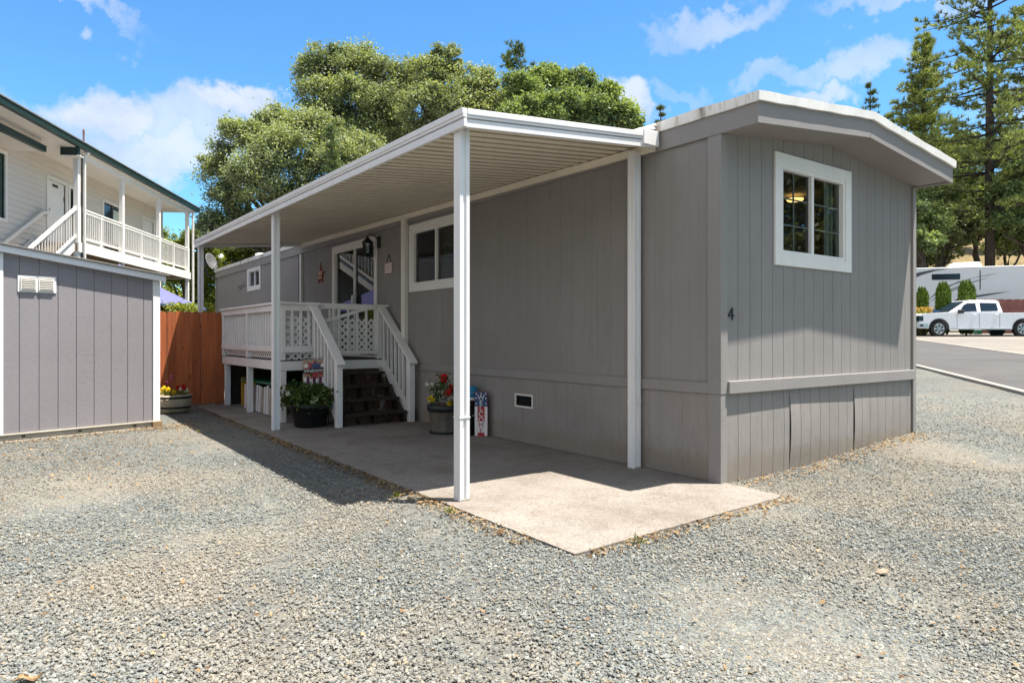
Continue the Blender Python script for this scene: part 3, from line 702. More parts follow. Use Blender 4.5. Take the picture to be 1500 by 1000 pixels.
# skirting vent, house number, conduit strips on the wall
v = MB(); 
for a, b, c, d in ((2.68, 3.04, 0.58, 0.60), (2.68, 3.04, 0.435, 0.455), (2.68, 2.70, 0.455, 0.58), (3.02, 3.04, 0.455, 0.58)): v.box(-0.008, 0.003, a, b, c, d)
v = v.build('vent_frame', M['cream'], home)
g = MB().box(0.03, 0.035, 2.69, 3.03, 0.44, 0.59)
for k in range(5): g.beam((0.012, 2.70, 0.475+k*0.024), (0.012, 3.02, 0.475+k*0.024), 0.02, 0.003, (0.6, 0, 0.8))
g.build('vent_louvre', M['black'], v)
num = MB(); z0 = 1.45
num.box(0.160, 0.174, -0.010, -0.001, z0, z0+0.108)
num.box(0.105, 0.196, -0.009, -0.0015, z0+0.030, z0+0.043)
num.beam((0.112, -0.005, z0+0.036), (0.166, -0.005, z0+0.104), 0.008, 0.013, (-0.78, 0, 0.62))
num.build('house_number', M['black'], home)
MB().box(-0.075, -0.002, 5.86, 5.98, 0.02, 3.20).build('conduit_cover', M['cream'], home, bevel=0.004)
MB().box(-0.05, -0.002, 10.68, 10.78, 0.95, 3.06).build('wall_strip', M['white'], home, bevel=0.003)
MB().box(-0.045, -0.002, 10.785, 10.86, 0.95, 3.05).build('wall_strip', M['plastic'], home, bevel=0.003)  # black strip painting in the shaded gap beside the white trim
for y in (9.9,): pass
MB().beam((-0.02, 15.2, 2.70), (-0.02, 15.9, 2.70), 0.03, 0.05).beam((-0.02, 15.5, 2.62), (-0.02, 15.9, 2.62), 0.02, 0.03).build('wall_bracket', M['greytrim'], home)

# ------------------------------------------------------------------ carport
car = thing('carport', 'white aluminium lean-to carport with corrugated cream ceiling along the mobile home', 'carport', (-1.1, 5.6, 0))
XO, Y0, Y1 = -2.215, 0.70, 10.62
def xo(y): return -2.222+0.009*(y-0.7)
def ptop(x, y): return 3.235+0.088*x+0.012*(y-0.7)
mb = MB(); per = 0.152; y = Y0+0.02; prof = []
while y < Y1-0.02:
    prof += [(y, 0), (y+0.104, 0), (y+0.110, 0.030), (y+0.146, 0.030)]; y += per
prof = [(p, h) for p, h in prof if p <= Y1]
nxs = 2
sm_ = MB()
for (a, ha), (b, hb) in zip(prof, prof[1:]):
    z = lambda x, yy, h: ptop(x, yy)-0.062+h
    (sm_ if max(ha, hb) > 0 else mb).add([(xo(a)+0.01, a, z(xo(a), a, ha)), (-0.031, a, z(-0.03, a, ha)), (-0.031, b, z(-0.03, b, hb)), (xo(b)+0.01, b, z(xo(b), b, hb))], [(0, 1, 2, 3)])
cp_ = mb.build('ceiling_pan', M['pan'], car); sm_.build('pan_groove_shade', M['panshade'], cp_)  # groove faces carry painted shade so the ribs read as dark lines
MB().hexa([(XO, Y0, ptop(XO, Y0)-0.012), (-0.06, Y0, ptop(-0.06, Y0)-0.012), (-0.06, Y1, ptop(-0.06, Y1)-0.012), (xo(Y1), Y1, ptop(XO, Y1)-0.012),
           (XO, Y0, ptop(XO, Y0)-0.002), (-0.06, Y0, ptop(-0.06, Y0)-0.002), (-0.06, Y1, ptop(-0.06, Y1)-0.002), (xo(Y1), Y1, ptop(XO, Y1)-0.002)]).build('roof_sheet', M['alu'], car)
def fasc(a, b, nrm, name='fascia_beam'):
    """three-step extruded gutter fascia from a to b (plan points)"""
    mb = MB(); nx_, ny_ = nrm
    for z0, z1, o in ((-0.130, -0.068, 0.030), (-0.066, -0.060, 0.018), (-0.058, -0.034, 0.036), (-0.034, 0.012, 0.044)):
        pts = []
        for zz in (z0, z1):
            pa = (a[0], a[1], ptop(*a)+zz); pb = (b[0], b[1], ptop(*b)+zz)
            pts += [pa, pb, (pb[0]+nx_*o, pb[1]+ny_*o, pb[2]), (pa[0]+nx_*o, pa[1]+ny_*o, pa[2])]
        mb.hexa(pts)
    return mb.build(name, M['alu'], car, bevel=0.003)
fasc((xo(Y0), Y0-0.044), (xo(Y1), Y1+0.044), (-1, 0))
fasc((XO+0.0, Y0), (-0.10, Y0), (0, -1))
fasc((xo(Y1), Y1), (-0.06, Y1), (0, 1))
# end cap where the fascia meets the home's eave
MB().box(-0.27, -0.06, Y0-0.052, Y0+0.0, ptop(-0.16, Y0)-0.115, ptop(-0.16, Y0)+0.03).build('end_cap', M['alu'], car, bevel=0.006)
mb = MB()
for i, (x0, x1, z) in enumerate(((-0.30, -0.18, 3.27), (-0.20, -0.08, 3.30), (-0.10, 0.1, 3.345))):
    mb.hexa([(x0, Y0-0.02, z-0.03), (x1, Y0-0.03, z-0.02), (x1, Y0+0.5, z-0.02), (x0, Y0+0.5, z-0.03), (x0+0.04, Y0, z), (x1-0.02, Y0-0.01, z+0.012), (x1-0.02, Y0+0.5, z+0.012), (x0+0.04, Y0+0.5, z)])
mb.build('flashing', M['roofedge'], car, bevel=0.006)
# ledger along the wall and inside the outer beam
MB().hexa([(-0.065, Y0+0.02, 3.085), (-0.0305, Y0+0.02, 3.085), (-0.0305, Y1, 3.20), (-0.065, Y1, 3.20), (-0.065, Y0+0.02, 3.160), (-0.0305, Y0+0.02, 3.160), (-0.0305, Y1, 3.278), (-0.065, Y1, 3.278)]).build('ledger', M['pan'], car, bevel=0.002)
def post(x, y, ztop):
    """extruded post: two flanges and a recessed web, so each face shows ribs"""
    h = 0.046; mb = MB()
    prof = [(-h, -h), (-0.014, -h), (-0.010, -h+0.012), (0.010, -h+0.012), (0.014, -h), (h, -h), (h, -0.014), (h-0.012, -0.010), (h-0.012, 0.010), (h, 0.014),
            (h, h), (0.014, h), (0.010, h-0.012), (-0.010, h-0.012), (-0.014, h), (-h, h), (-h, 0.014), (-h+0.004, 0.010), (-h+0.004, -0.010), (-h, -0.014)]
    mb.prism(prof, lambda p, t: (x+p[0], y+p[1], 0.008 if t == 0 else ztop))
    return mb
for (x, y) in ((-2.165, 0.825), (-2.10, 5.76), (-2.09, 10.45), (-0.085, 0.95)):
    po = post(x, y, ptop(x, y)-0.062 if x < -1 else 3.12).build('post', M['alu'], car, bevel=0.002)
    sp = MB()
    for k in range(4): sp.box(x-0.047+0.003*k, x+0.048, y-0.0475, y+0.047, 0.0085+0.004*k, 0.012+0.004*k)
    sp.build('post_foot', M['shedbase'], po)
    MB().box(x-0.050, x+0.050, y-0.050, y+0.050, 0.66, 0.668).build('post_band', M['alu'], po)

# ------------------------------------------------------------------ deck with stairs
deck = thing('deck', 'white railed wooden deck with lattice panels, gate and dark steps before the sliding door', 'deck', (-0.9, 8.3, 0))
DX, DY0, DY1, DZ = -1.77, 6.57, 10.05, 0.93
wm = M['deckwhite']
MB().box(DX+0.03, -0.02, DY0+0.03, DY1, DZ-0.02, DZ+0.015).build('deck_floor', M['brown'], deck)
MB().box(DX-0.02, DX+0.02, DY0-0.02, DY1, 0.787, DZ).build('rim_board', wm, deck, bevel=0.004)
MB().box(DX+0.02, -0.02, DY0-0.02, DY0+0.02, 0.787, DZ-0.002).build('rim_board', wm, deck, bevel=0.004)
for k in range(7):
    y = DY0+0.45+k*0.5; 
    MB().box(DX+0.03, -0.03, y, y+0.04, 0.77, DZ-0.025).build('joist', M['brown'], deck)
for (x, y) in ((DX+0.03, DY0+0.03), (DX+0.03, 8.35), (DX+0.03, 9.85), (-0.1, DY0+0.05), (-0.1, 9.85)):
    MB().box(x-0.045, x+0.045, y-0.045, y+0.045, 0.008, 0.785).build('support_post', wm, deck, bevel=0.004)
RT = 1.825
# long side rail
MB().box(DX+0.04, -0.02, DY1-0.04, DY1-0.02, 0.01, 0.78).build('underdeck_shade_panel', M['brown'], deck)  # dark panel added so the space under the deck looks shaded
lr = MB().box(DX-0.07, DX+0.07, DY0-0.07, DY1, RT-0.035, RT).build('railing', wm, deck, bevel=0.005)
MB().box(DX-0.035, DX-0.0, DY0+0.05, DY1, RT-0.13, RT-0.037).build('top_rail', wm, lr, bevel=0.003)
MB().box(DX-0.035, DX+0.0, DY0+0.05, DY1, 1.07, 1.155).build('bottom_rail', wm, lr, bevel=0.003)
for y in (DY0+0.02, 8.35, DY1-0.06):
    MB().box(DX-0.03, DX+0.06, y-0.045, y+0.045, DZ+0.016, RT-0.036).build('rail_post', wm, lr, bevel=0.004)
y = DY0+0.16
while y < DY1-0.12:
    if abs(y-8.35) > 0.06: MB().box(DX+0.001, DX+0.036, y-0.019, y+0.019, 1.075, RT-0.037).build('baluster', wm, lr, bevel=0.003)
    y += 0.125
def lattice(u0, u1, z0, z1, fn, sw=0.036, sp=0.078):
    mb = MB(); s2 = math.sqrt(2)
    for sgn in (1, -1):
        c0 = (u0-z1 if sgn > 0 else u0+z0); c1 = (u1-z0 if sgn > 0 else u1+z1)
        c = c0+0.02
        while c < c1:
            # line u = c + sgn*z
            if sgn > 0: zl, zh = max(z0, u0-c), min(z1, u1-c)
            else: zl, zh = max(z0, c-u1), min(z1, c-u0)
            if zh-zl > 0.01:
                d = 0.002 if sgn > 0 else 0.008
                a = Vector(fn(c+sgn*zl, zl, d)); b = Vector(fn(c+sgn*zh, zh, d))
                nrm = Vector(fn(0, 0, 1))-Vector(fn(0, 0, 0))
                mb.beam(a, b, sw, 0.005, nrm)
            c += sp*s2
    return mb
lattice(DY0+0.07, DY1-0.05, DZ+0.03, RT-0.2, lambda u, z, d: (DX+0.05+d, u, z)).build('lattice_panel', wm, lr)
# front side rail, left of the gate
fr = MB().box(DX+0.07, -1.16, DY0-0.07, DY0+0.07, RT-0.037, RT-0.002).build('railing', wm, deck, bevel=0.005)
MB().box(DX+0.06, -1.25, DY0-0.035, DY0+0.0, RT-0.13, RT-0.039).build('top_rail', wm, fr, bevel=0.003)
MB().box(DX+0.0, -1.22, DY0-0.04, DY0-0.002, 1.06, 1.16).build('bottom_rail', wm, fr, bevel=0.003)
for x in (-1.60, -1.47, -1.34):
    MB().box(x-0.02, x+0.02, DY0+0.001, DY0+0.036, 1.065, RT-0.04).build('baluster', wm, fr, bevel=0.003)
lattice(DX+0.1, -1.27, DZ+0.02, RT-0.22, lambda u, z, d: (u, DY0+0.045+d, z)).build('lattice_panel', wm, fr)
for x in (-1.24, -0.17):
    MB().box(x-0.045, x+0.045, DY0-0.045, DY0+0.045, DZ+0.016, RT-0.04).build('gate_post', wm, deck, bevel=0.004)
# gate with a diagonal brace
gt = MB().box(-1.19, -0.22, DY0-0.03, DY0+0.01, RT-0.09, RT-0.004).build('gate', wm, deck, bevel=0.003)
MB().box(-1.19, -0.22, DY0-0.03, DY0+0.01, 1.02, 1.08).build('bottom_rail', wm, gt, bevel=0.003)
MB().beam((-1.15, DY0-0.045, 1.53), (-0.24, DY0-0.045, 1.80), 0.05, 0.022, (0, 1, 0)).build('brace', wm, gt, bevel=0.003)
for i in range(7):
    x = -1.16+i*0.155
    MB().box(x-0.018, x+0.018, DY0+0.011, DY0+0.04, 1.025, RT-0.09).build('baluster', wm, gt, bevel=0.003)
lattice(-1.18, -0.23, DZ+0.09, RT-0.24, lambda u, z, d: (u, DY0+0.048+d, z)).build('lattice_panel', wm, gt)
MB().box(-0.22, -0.01, DY0-0.06, DY0+0.06, RT-0.036, RT).build('rail_cap', wm, deck, bevel=0.004)
# stairs
st = MB()
RISE = 0.186
for k in range(1, 5):
    yf = 5.52+0.255*(k-1)
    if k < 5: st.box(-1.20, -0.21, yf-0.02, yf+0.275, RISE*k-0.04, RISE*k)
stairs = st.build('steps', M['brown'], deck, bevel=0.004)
for k in range(1, 5):
    yf = 5.52+0.255*(k-1)
    for i in range(4):
        x = -1.14+i*0.245; x1_ = x+0.20-0.05*(k % 2); x0_ = x+0.07*((i+k) % 2)
        MB().hexa([(x, yf+0.16, RISE*(k-1)+0.002), (x+0.20, yf+0.16, RISE*(k-1)+0.002), (x+0.20, yf+0.178, RISE*(k-1)+0.002), (x, yf+0.178, RISE*(k-1)+0.002),
                   (x0_, yf+0.16, RISE*k-0.042), (x1_, yf+0.16, RISE*k-0.042), (x1_, yf+0.178, RISE*k-0.042), (x0_, yf+0.178, RISE*k-0.042)]).build('riser_board', M['redstain'], stairs)
for xs_ in (-1.18, -0.70, -0.23):
    MB().prism([(5.56, 0.01), (5.72, 0.01), (6.55, 0.60), (6.55, 0.78), (6.40, 0.70), (5.56, 0.14)], lambda p, t: (xs_-0.02+0.04*t, p[0], p[1])).build('stringer', M['brown'], stairs)
for s_, xr in ((-1, -1.29), (1, -0.14)):
    y0s, y1s = 5.52, DY0-0.05
    r_ = MB().beam((xr, y0s-0.10, 0.955-0.06), (xr, y1s+0.04, RT-0.025), 0.13, 0.036).build('stair_railing', wm, deck, bevel=0.004)
    MB().box(xr-0.045, xr+0.045, y0s-0.045, y0s+0.045, 0.008, 0.925).build('newel_post', wm, r_, bevel=0.005)
    MB().beam((xr, y0s+0.02, 0.13), (xr, y1s, 0.90), 0.035, 0.15).build('skirt_board', wm, r_, bevel=0.003)
    nb = 7
    for i in range(nb):
        t = (i+0.8)/(nb+0.4); y = y0s+(y1s-y0s)*t
        zl = 0.17+(0.94-0.17)*t; zh = 0.955-0.045+(RT-0.93)*t
        MB().box(xr-0.018, xr+0.018, y-0.018, y+0.018, zl, zh).build('baluster', wm, r_, bevel=0.003)

# ------------------------------------------------------------------ things kept under the deck
t = thing('stored_board', 'yellow painted board with cut-out hole leaning under the deck', 'board', (-1.45, 9.35, 0))
MB().box(-1.62, -1.35, 9.34, 9.37, 0.03, 0.55).build('panel', M['ochre'], t, bevel=0.004)
MB().ball((-1.5, 9.335, 0.33), (0.03, 0.006, 0.05)).build('cut_out', M['dark'], t)
tag(MB().hexa([(-1.66, 7.0, 0.52), (-1.2, 7.0, 0.54), (-1.2, 9.3, 0.54), (-1.66, 9.3, 0.50), (-1.64, 7.0, 0.56), (-1.2, 7.0, 0.575), (-1.2, 9.3, 0.565), (-1.64, 9.3, 0.53)]).build('plastic_sheet', M['greenplastic'], bevel=0.01),
    'green plastic sheet laid over the pickets under the deck', 'sheet')
ptrue = []
for i in range(13):
    y = 8.98-i*0.145; lean = random.uniform(-0.03, 0.03); w_ = random.uniform(0.03, 0.05)
    m = M['deckwhite'] if i % 3 != 1 else M['palewood']
    h = random.uniform(0.44, 0.50)
    mb = MB().hexa([(-1.66, y-w_, 0.02), (-1.63, y-w_, 0.02), (-1.63, y+w_, 0.02), (-1.66, y+w_, 0.02), (-1.65, y-w_+lean, h), (-1.62, y-w_+lean, h), (-1.62, y+w_+lean, h), (-1.65, y+w_+lean, h)])
    o = mb.build('picket', m, bevel=0.003)
    tag(o, 'white painted picket in the row stored upright under the deck' if m is M['deckwhite'] else 'bare pale wood picket in the row stored under the deck', 'picket', 'white pickets stored under the deck' if m is M['deckwhite'] else 'bare pickets stored under the deck')
mb = MB()
for k in range(5):
    pts = [(-1.66-0.012*k+0.02*math.sin(a*2), 6.93+0.12*math.cos(a), 0.20+0.16*math.sin(a)+0.01*k) for a in [2*math.pi*i/20 for i in range(21)]]
    mb.tube(pts, 0.016, 6)
tag(mb.build('coiled_hose', M['ochre'], smooth=True), 'coiled yellow hose standing beneath the deck corner', 'hose')
t = thing('yellow_bag', 'small yellow bag resting on the green sheet under the deck', 'bag', (-1.55, 6.98, 0.57))
MB().ball((-1.60, 6.97, 0.50), (0.07, 0.10, 0.085)).build('bag_body', M['ochre'], t, smooth=True)
MB().tube([(-1.60, 6.93, 0.57), (-1.60, 6.97, 0.62), (-1.60, 7.01, 0.57)], 0.008, 6).build('bag_handle', M['ochre'], t, smooth=True)

# ------------------------------------------------------------------ wall decorations
t = thing('wall_lantern', 'black glass wall lantern beside the sliding door', 'lantern', (-0.02, 6.93, 2.72))
lx_, ly_ = -0.17, 7.02
MB().box(-0.025, -0.002, 6.86, 6.97, 2.80, 3.0).build('back_plate', M['black'], t, bevel=0.01)
MB().tube([(-0.02, 6.915, 2.93), (-0.08, 6.96, 3.02), (-0.15, 7.0, 3.05), (lx_, ly_, 3.0), (lx_, ly_, 2.97)], 0.011, 8).build('arm', M['black'], t, smooth=True)
MB().lathe([(0.10, 0.0), (0.105, 0.012), (0.06, 0.06), (0.02, 0.10)], (lx_, ly_, 2.88), 8).build('cap', M['black'], t)
cg = MB().lathe([(0.07, 0), (0.075, 0.012)], (lx_, ly_, 2.70), 8).lathe([(0.025, -0.03), (0.05, 0.0)], (lx_, ly_, 2.70), 8)
for k in range(8):
    a = 2*math.pi*k/8; cg.tube([(lx_+0.070*math.cos(a), ly_+0.070*math.sin(a), 2.71), (lx_+0.085*math.cos(a), ly_+0.085*math.sin(a), 2.88)], 0.006, 5)
for z in (2.765, 2.82):
    cg.tube([(lx_+0.079*math.cos(2*math.pi*k/16), ly_+0.079*math.sin(2*math.pi*k/16), z) for k in range(17)], 0.004, 5)
cg.build('cage', M['black'], t)
MB().lathe([(0.066, 0.0), (0.078, 0.165)], (lx_, ly_, 2.712), 8, cap=False).build('lamp_glass', M['lampglass'], t)

t = thing('hanging_plaque', 'small pink striped wooden plaque hanging from a wire triangle', 'plaque', (-0.02, 6.54, 2.36))
MB().box(-0.022, -0.004, 6.41, 6.67, 2.34, 2.52).build('board', M['plaque'], t, bevel=0.003)
sb = MB()
for k in range(4): sb.box(-0.0235, -0.0215, 6.415, 6.665, 2.355+k*0.043, 2.375+k*0.043)
sb.build('stripe', M['signwhite'], t)
MB().tube([(-0.012, 6.45, 2.52), (-0.008, 6.54, 2.655), (-0.012, 6.63, 2.52)], 0.005, 5).build('hanger', M['black'], t)

def starpts(c, r, r2, n=5, rot=math.pi/2):
    return [(c[0]+(r if i % 2 == 0 else r2)*math.cos(rot+math.pi*i/n), c[1]+(r if i % 2 == 0 else r2)*math.sin(rot+math.pi*i/n)) for i in range(2*n)]
t = thing('wall_star', 'rustic red and cream striped star hung on the grey wall', 'decoration', (-0.02, 9.62, 2.4))
MB().prism(starpts((9.62, 2.54), 0.19, 0.09), lambda p, q: (-0.025+0.022*q, p[0], p[1])).build('star_board', M['starred'], t)
sb = MB()
for z, hw in ((2.49, 0.085), (2.555, 0.09), (2.60, 0.12)): sb.box(-0.028, -0.0255, 9.62-hw, 9.62+hw, z-0.014, z+0.014)
sb.build('stripe', M['starcream'], t)
MB().tube([(-0.014, 9.62, 2.72), (-0.006, 9.62, 2.80)], 0.005, 5).build('hanger', M['black'], t)

# ------------------------------------------------------------------ plants in pots
def foliage(name, mat, parent, centres, sd, n, a, b, up=0.6):
    off = OFF[parent.name]; pts = []
    for c in centres: pts.append(np.array(c)-np.array(off)+rng.normal(size=(n//len(centres), 3))*np.array(sd))
    return link(name, npmesh(name, leafquads(np.concatenate(pts), a, b, up), 4), mat, parent)
def flower(parent, mat, c, r, n=26, name='flower'):
    off = OFF[parent.name]; d = unit(rng.normal(size=(n, 3)))*r*rng.uniform(0.5, 1, (n, 1))
    return link(name, npmesh(name, leafquads(np.array(c)-np.array(off)+d, r*0.55, r*0.4, 0.3), 4), mat, parent)
pc = Vector((-1.57, 5.90, 0.008))
t = thing('potted_plant', 'large black pot of dark leafy plants beside the stair railing', 'potted plant', pc)
MB().lathe([(0.20, 0), (0.215, 0.02), (0.275, 0.27), (0.30, 0.275), (0.302, 0.33), (0.28, 0.335), (0.27, 0.30)], pc, 32).build('pot', M['cypot'], t, smooth=True)
MB().lathe([(0.001, 0.30), (0.27, 0.30)], pc, 24, cap=False).build('soil', M['soil'], t)
cs_ = [(pc.x+0.26*math.cos(a)*k, pc.y+0.26*math.sin(a)*k, 0.40+0.09*random.random()) for a in [i*0.7 for i in range(9)] for k in (0.5, 1.0)]
foliage('foliage', M['potleaf'], t, cs_, (0.085, 0.085, 0.075), 2600, 0.035, 0.016)
for q in ((-0.06, -0.30, 0.40), (-0.02, -0.31, 0.42), (-0.34, -0.1, 0.5)): flower(t, M['whitepetal'], (pc.x+q[0], pc.y+q[1], q[2]), 0.035)
fc = Vector((-0.32, 4.20, 0.008))
t = thing('potted_plant', 'fluted grey barrel pot with red and yellow flowers behind the front post', 'potted plant', fc)
mb = MB(); n = 40; prof = [(0.165, 0), (0.175, 0.03), (0.21, 0.30), (0.225, 0.305), (0.235, 0.37), (0.215, 0.375), (0.20, 0.33)]
mb.lathe(prof, fc, 48)
mb.V = [(fc.x+(v[0]-fc.x)*(1+0.03*math.cos(12*math.atan2(v[1]-fc.y, v[0]-fc.x))*(1 if v[2] < 0.31 else 0)), fc.y+(v[1]-fc.y)*(1+0.03*math.cos(12*math.atan2(v[1]-fc.y, v[0]-fc.x))*(1 if v[2] < 0.31 else 0)), v[2]) for v in mb.V]
pt_ = mb.build('pot', M['woodpot'], t, smooth=True)
MB().lathe([(0.229, 0.295), (0.240, 0.30), (0.243, 0.375), (0.225, 0.38)], fc, 40, cap=False).build('pot_rim', M['cypot'], pt_, smooth=True)
MB().lathe([(0.19, 0), (0.215, 0.004), (0.22, 0.03), (0.20, 0.03)], fc, 30).build('saucer', M['cypot'], pt_, smooth=True)
foliage('foliage', M['potleaf'], t, [(fc.x+0.13*math.cos(a), fc.y+0.13*math.sin(a), 0.46+0.10*(i % 3)) for i, a in enumerate([0.8*j for j in range(8)])], (0.05, 0.05, 0.07), 520, 0.026, 0.012)
sm = MB()
heads = [(M['red'], (-0.04, -0.05, 0.74), 0.055), (M['red'], (-0.02, -0.12, 0.56), 0.055), (M['red'], (0.05, -0.1, 0.62), 0.045), (M['purple'], (0.05, -0.12, 0.53), 0.045), (M['whitepetal'], (0.02, -0.14, 0.49), 0.05),
         (M['yellow'], (-0.18, 0.06, 0.47), 0.045), (M['yellow'], (-0.02, -0.15, 0.42), 0.035), (M['whitepetal'], (-0.22, 0.10, 0.66), 0.022), (M['whitepetal'], (-0.16, 0.06, 0.665), 0.022)]
for m, p, r in heads:
    sm.tube([(fc.x+p[0]*0.5, fc.y+p[1]*0.5, 0.34), (fc.x+p[0], fc.y+p[1], p[2])], 0.004, 5); flower(t, m, (fc.x+p[0], fc.y+p[1], p[2]), r, 30)
sm.build('stem', M['potleaf'], t)
# half barrel by the red fence
bc = Vector((-2.80, 9.20, 0.0))
t = thing('half_barrel_planter', 'half barrel planter of yellow and red flowers before the wooden fence', 'planter', bc)
MB().lathe([(0.25, 0), (0.27, 0.05), (0.30, 0.17), (0.295, 0.30), (0.275, 0.305), (0.26, 0.26)], bc, 36).build('barrel', M['barrel'], t, smooth=True)
for z0, r in ((0.075, 0.281), (0.245, 0.302)): MB().lathe([(r, z0), (r+0.004, z0+0.002), (r+0.004, z0+0.035), (r, z0+0.037)], bc, 36, cap=False).build('hoop', M['hoop'], t, smooth=True)
MB().lathe([(0.001, 0.265), (0.26, 0.265)], bc, 24, cap=False).build('soil', M['soil'], t)
foliage('foliage', M['weed'], t, [(bc.x+0.16*math.cos(a), bc.y+0.16*math.sin(a), 0.33) for a in [0.7*j for j in range(9)]], (0.07, 0.07, 0.03), 420, 0.024, 0.012)
for m, p, r in ((M['yellow'], (-0.22, -0.12, 0.37), 0.05), (M['yellow'], (-0.10, -0.16, 0.40), 0.055), (M['yellow'], (-0.02, -0.22, 0.36), 0.05), (M['yellow'], (-0.15, -0.05, 0.42), 0.05), (M['red'], (0.16, -0.05, 0.43), 0.06), (M['red'], (0.10, 0.05, 0.42), 0.05),
                (M['whitepetal'], (0.09, -0.17, 0.40), 0.04), (M['whitepetal'], (0.20, -0.13, 0.37), 0.045), (M['purple'], (-0.10, -0.05, 0.52), 0.03), (M['purple'], (-0.03, -0.02, 0.56), 0.03), (M['purple'], (-0.02, -0.02, 0.62), 0.025)):
    flower(t, m, (bc.x+p[0], bc.y+p[1], p[2]), r*0.72, 34)
# bucket with a blue band on an upturned dark pot
t = thing('bucket', 'dark bucket with blue top and thin wire handle behind the welcome board', 'bucket', (-0.19, 3.84, 0.008))
kc = (-0.19, 3.84, 0.008)
MB().lathe([(0.10, 0), (0.125, 0.45), (0.128, 0.46)], kc, 24).build('bucket_body', M['cypot'], t, smooth=True)
MB().lathe([(0.128, 0.50), (0.135, 0.51), (0.135, 0.62), (0.11, 0.64), (0.0, 0.645)], kc, 24).build('lid', M['bluebucket'], t, smooth=True)
MB().lathe([(0.129, 0.462), (0.137, 0.465), (0.137, 0.498), (0.129, 0.499)], kc, 24, cap=False).build('rim', M['rvwhite'], t, smooth=True)
hd = [(kc[0]-0.02+0.07*math.sin(a), kc[1]-0.142-0.02*math.sin(a), 0.57-0.15*(1-math.cos(a))) for a in [math.pi*i/12 for i in range(13)]]
MB().tube(hd, 0.004, 6).build('handle', M['chrome'], t, smooth=True)

# welcome board
wa = math.atan2(-0.70, -0.71)                     # facing direction
t = thing('welcome_sign', 'tall flag-painted board spelling WELCOME leaning against the grey wall', 'sign', (-0.135, 3.60, 0.008), wa+math.pi/2, local=True)
sb_w, sb_h = 0.17, 0.58
def lean(y, z): return z*-0.0
MB().box(-sb_w/2, sb_w/2, 0.0, 0.035, 0, sb_h).build('board', M['signred'], t, bevel=0.002)
MB().box(-sb_w/2+0.002, sb_w/2-0.002, -0.0015, 0.001, sb_h-0.19, sb_h-0.003).build('canton', M['navy'], t)
stp = MB()
for a, b in ((-0.083, -0.047), (0.047, 0.083)): stp.box(a, b, -0.0015, 0.001, 0.01, sb_h-0.192)
stp.box(-0.045, 0.045, -0.0013, 0.001, 0.05, 0.19).build('stripe', M['signwhite'], t)
stars = MB()
for x, z in ((-0.062, 0.555), (0, 0.558), (0.062, 0.555), (-0.064, 0.495), (0.064, 0.495), (-0.064, 0.425), (0.064, 0.425)):
    stars.prism(starpts((x, z), 0.014, 0.006), lambda p, q: (p[0], -0.0035+0.002*q, p[1]))
stars.build('star', M['signwhite'], t)
for i, ch in enumerate('WELCOME'):
    z = 0.505-i*0.072
    mt = M['signwhite'] if i < 2 or i in (4, 5, 6) else M['signwhite']
    mt = M['signwhite'] if i in (0, 1, 4, 5, 6, 2, 3) else mt
    bk = None
    text_part('letter', ch, 0.092, M['signred'] if i in (5, 6) else M['signwhite'], t, Matrix.Translation((0, -0.004, z)) @ Matrix.Rotation(R(90), 4, 'X'), 0.0015)

# garden flag on a wire stand behind the black pot
t = thing('garden_flag', 'patriotic garden flag reading Welcome on a black wire stand behind the pot', 'flag', (-1.42, 6.12, 0.008), R(-YAW+8), local=True)
fw, fz0, fz1 = 0.34, 0.50, 0.955
MB().tube([(0.20, 0.004, 0), (0.20, 0.004, 0.93), (0.20, 0.004, 0.97), (-0.18, 0.004, 0.965)], 0.006, 6).tube([(0.20+0.012*math.cos(a)+0.035*a/8, 0.004, 0.93+0.035*math.sin(a)) for a in [0.6*i for i in range(12)]], 0.004, 5).build('stand', M['black'], t, smooth=True)
cl = MB(); n = 16
for i in range(n):
    x0 = -fw/2+fw*i/n; x1 = -fw/2+fw*(i+1)/n
    w = lambda x: 0.008*math.sin(x*22)
    cl.hexa([(x0, w(x0), fz0), (x1, w(x1), fz0), (x1, w(x1)+0.002, fz0), (x0, w(x0)+0.002, fz0), (x0, w(x0)*0.3, fz1), (x1, w(x1)*0.3, fz1), (x1, w(x1)*0.3+0.002, fz1), (x0, w(x0)*0.3+0.002, fz1)])
cloth = cl.build('cloth', M['flagcloth'], t)
sp_ = MB()
for i in range(4):
    x = -0.155+i*0.088; sp_.box(x, x+0.042, -0.012, -0.0095, 0.51, 0.69)
sp_.build('stripe', M['signwhite'], cloth)
sp_ = MB()
for i in range(4):
    x = -0.113+i*0.088; sp_.box(x, x+0.044, -0.0115, -0.0095, 0.51, 0.70)
sp_.build('stripe', M['flagpurple'], cloth)
MB().prism(starpts((0, 0.80), 0.155, 0.085, 9), lambda p, q: (p[0], -0.0125+0.002*q, p[1])).build('burst', M['signred'], cloth)
MB().prism(starpts((0.02, 0.84), 0.10, 0.05, 7), lambda p, q: (p[0], -0.0145+0.0015*q, p[1])).build('burst', M['navy'], cloth)
MB().prism(starpts((-0.12, 0.86), 0.045, 0.02), lambda p, q: (p[0], -0.0145+0.0015*q, p[1])).prism(starpts((0.12, 0.87), 0.045, 0.02), lambda p, q: (p[0], -0.0145+0.0015*q, p[1])).build('star', M['signwhite'], cloth)
MB().hexa([(-0.17, -0.018, 0.745), (0.17, -0.018, 0.775), (0.17, -0.0165, 0.775), (-0.17, -0.0165, 0.745), (-0.17, -0.018, 0.81), (0.17, -0.018, 0.845), (0.17, -0.0165, 0.845), (-0.17, -0.0165, 0.81)]).build('banner', M['black'], cloth)
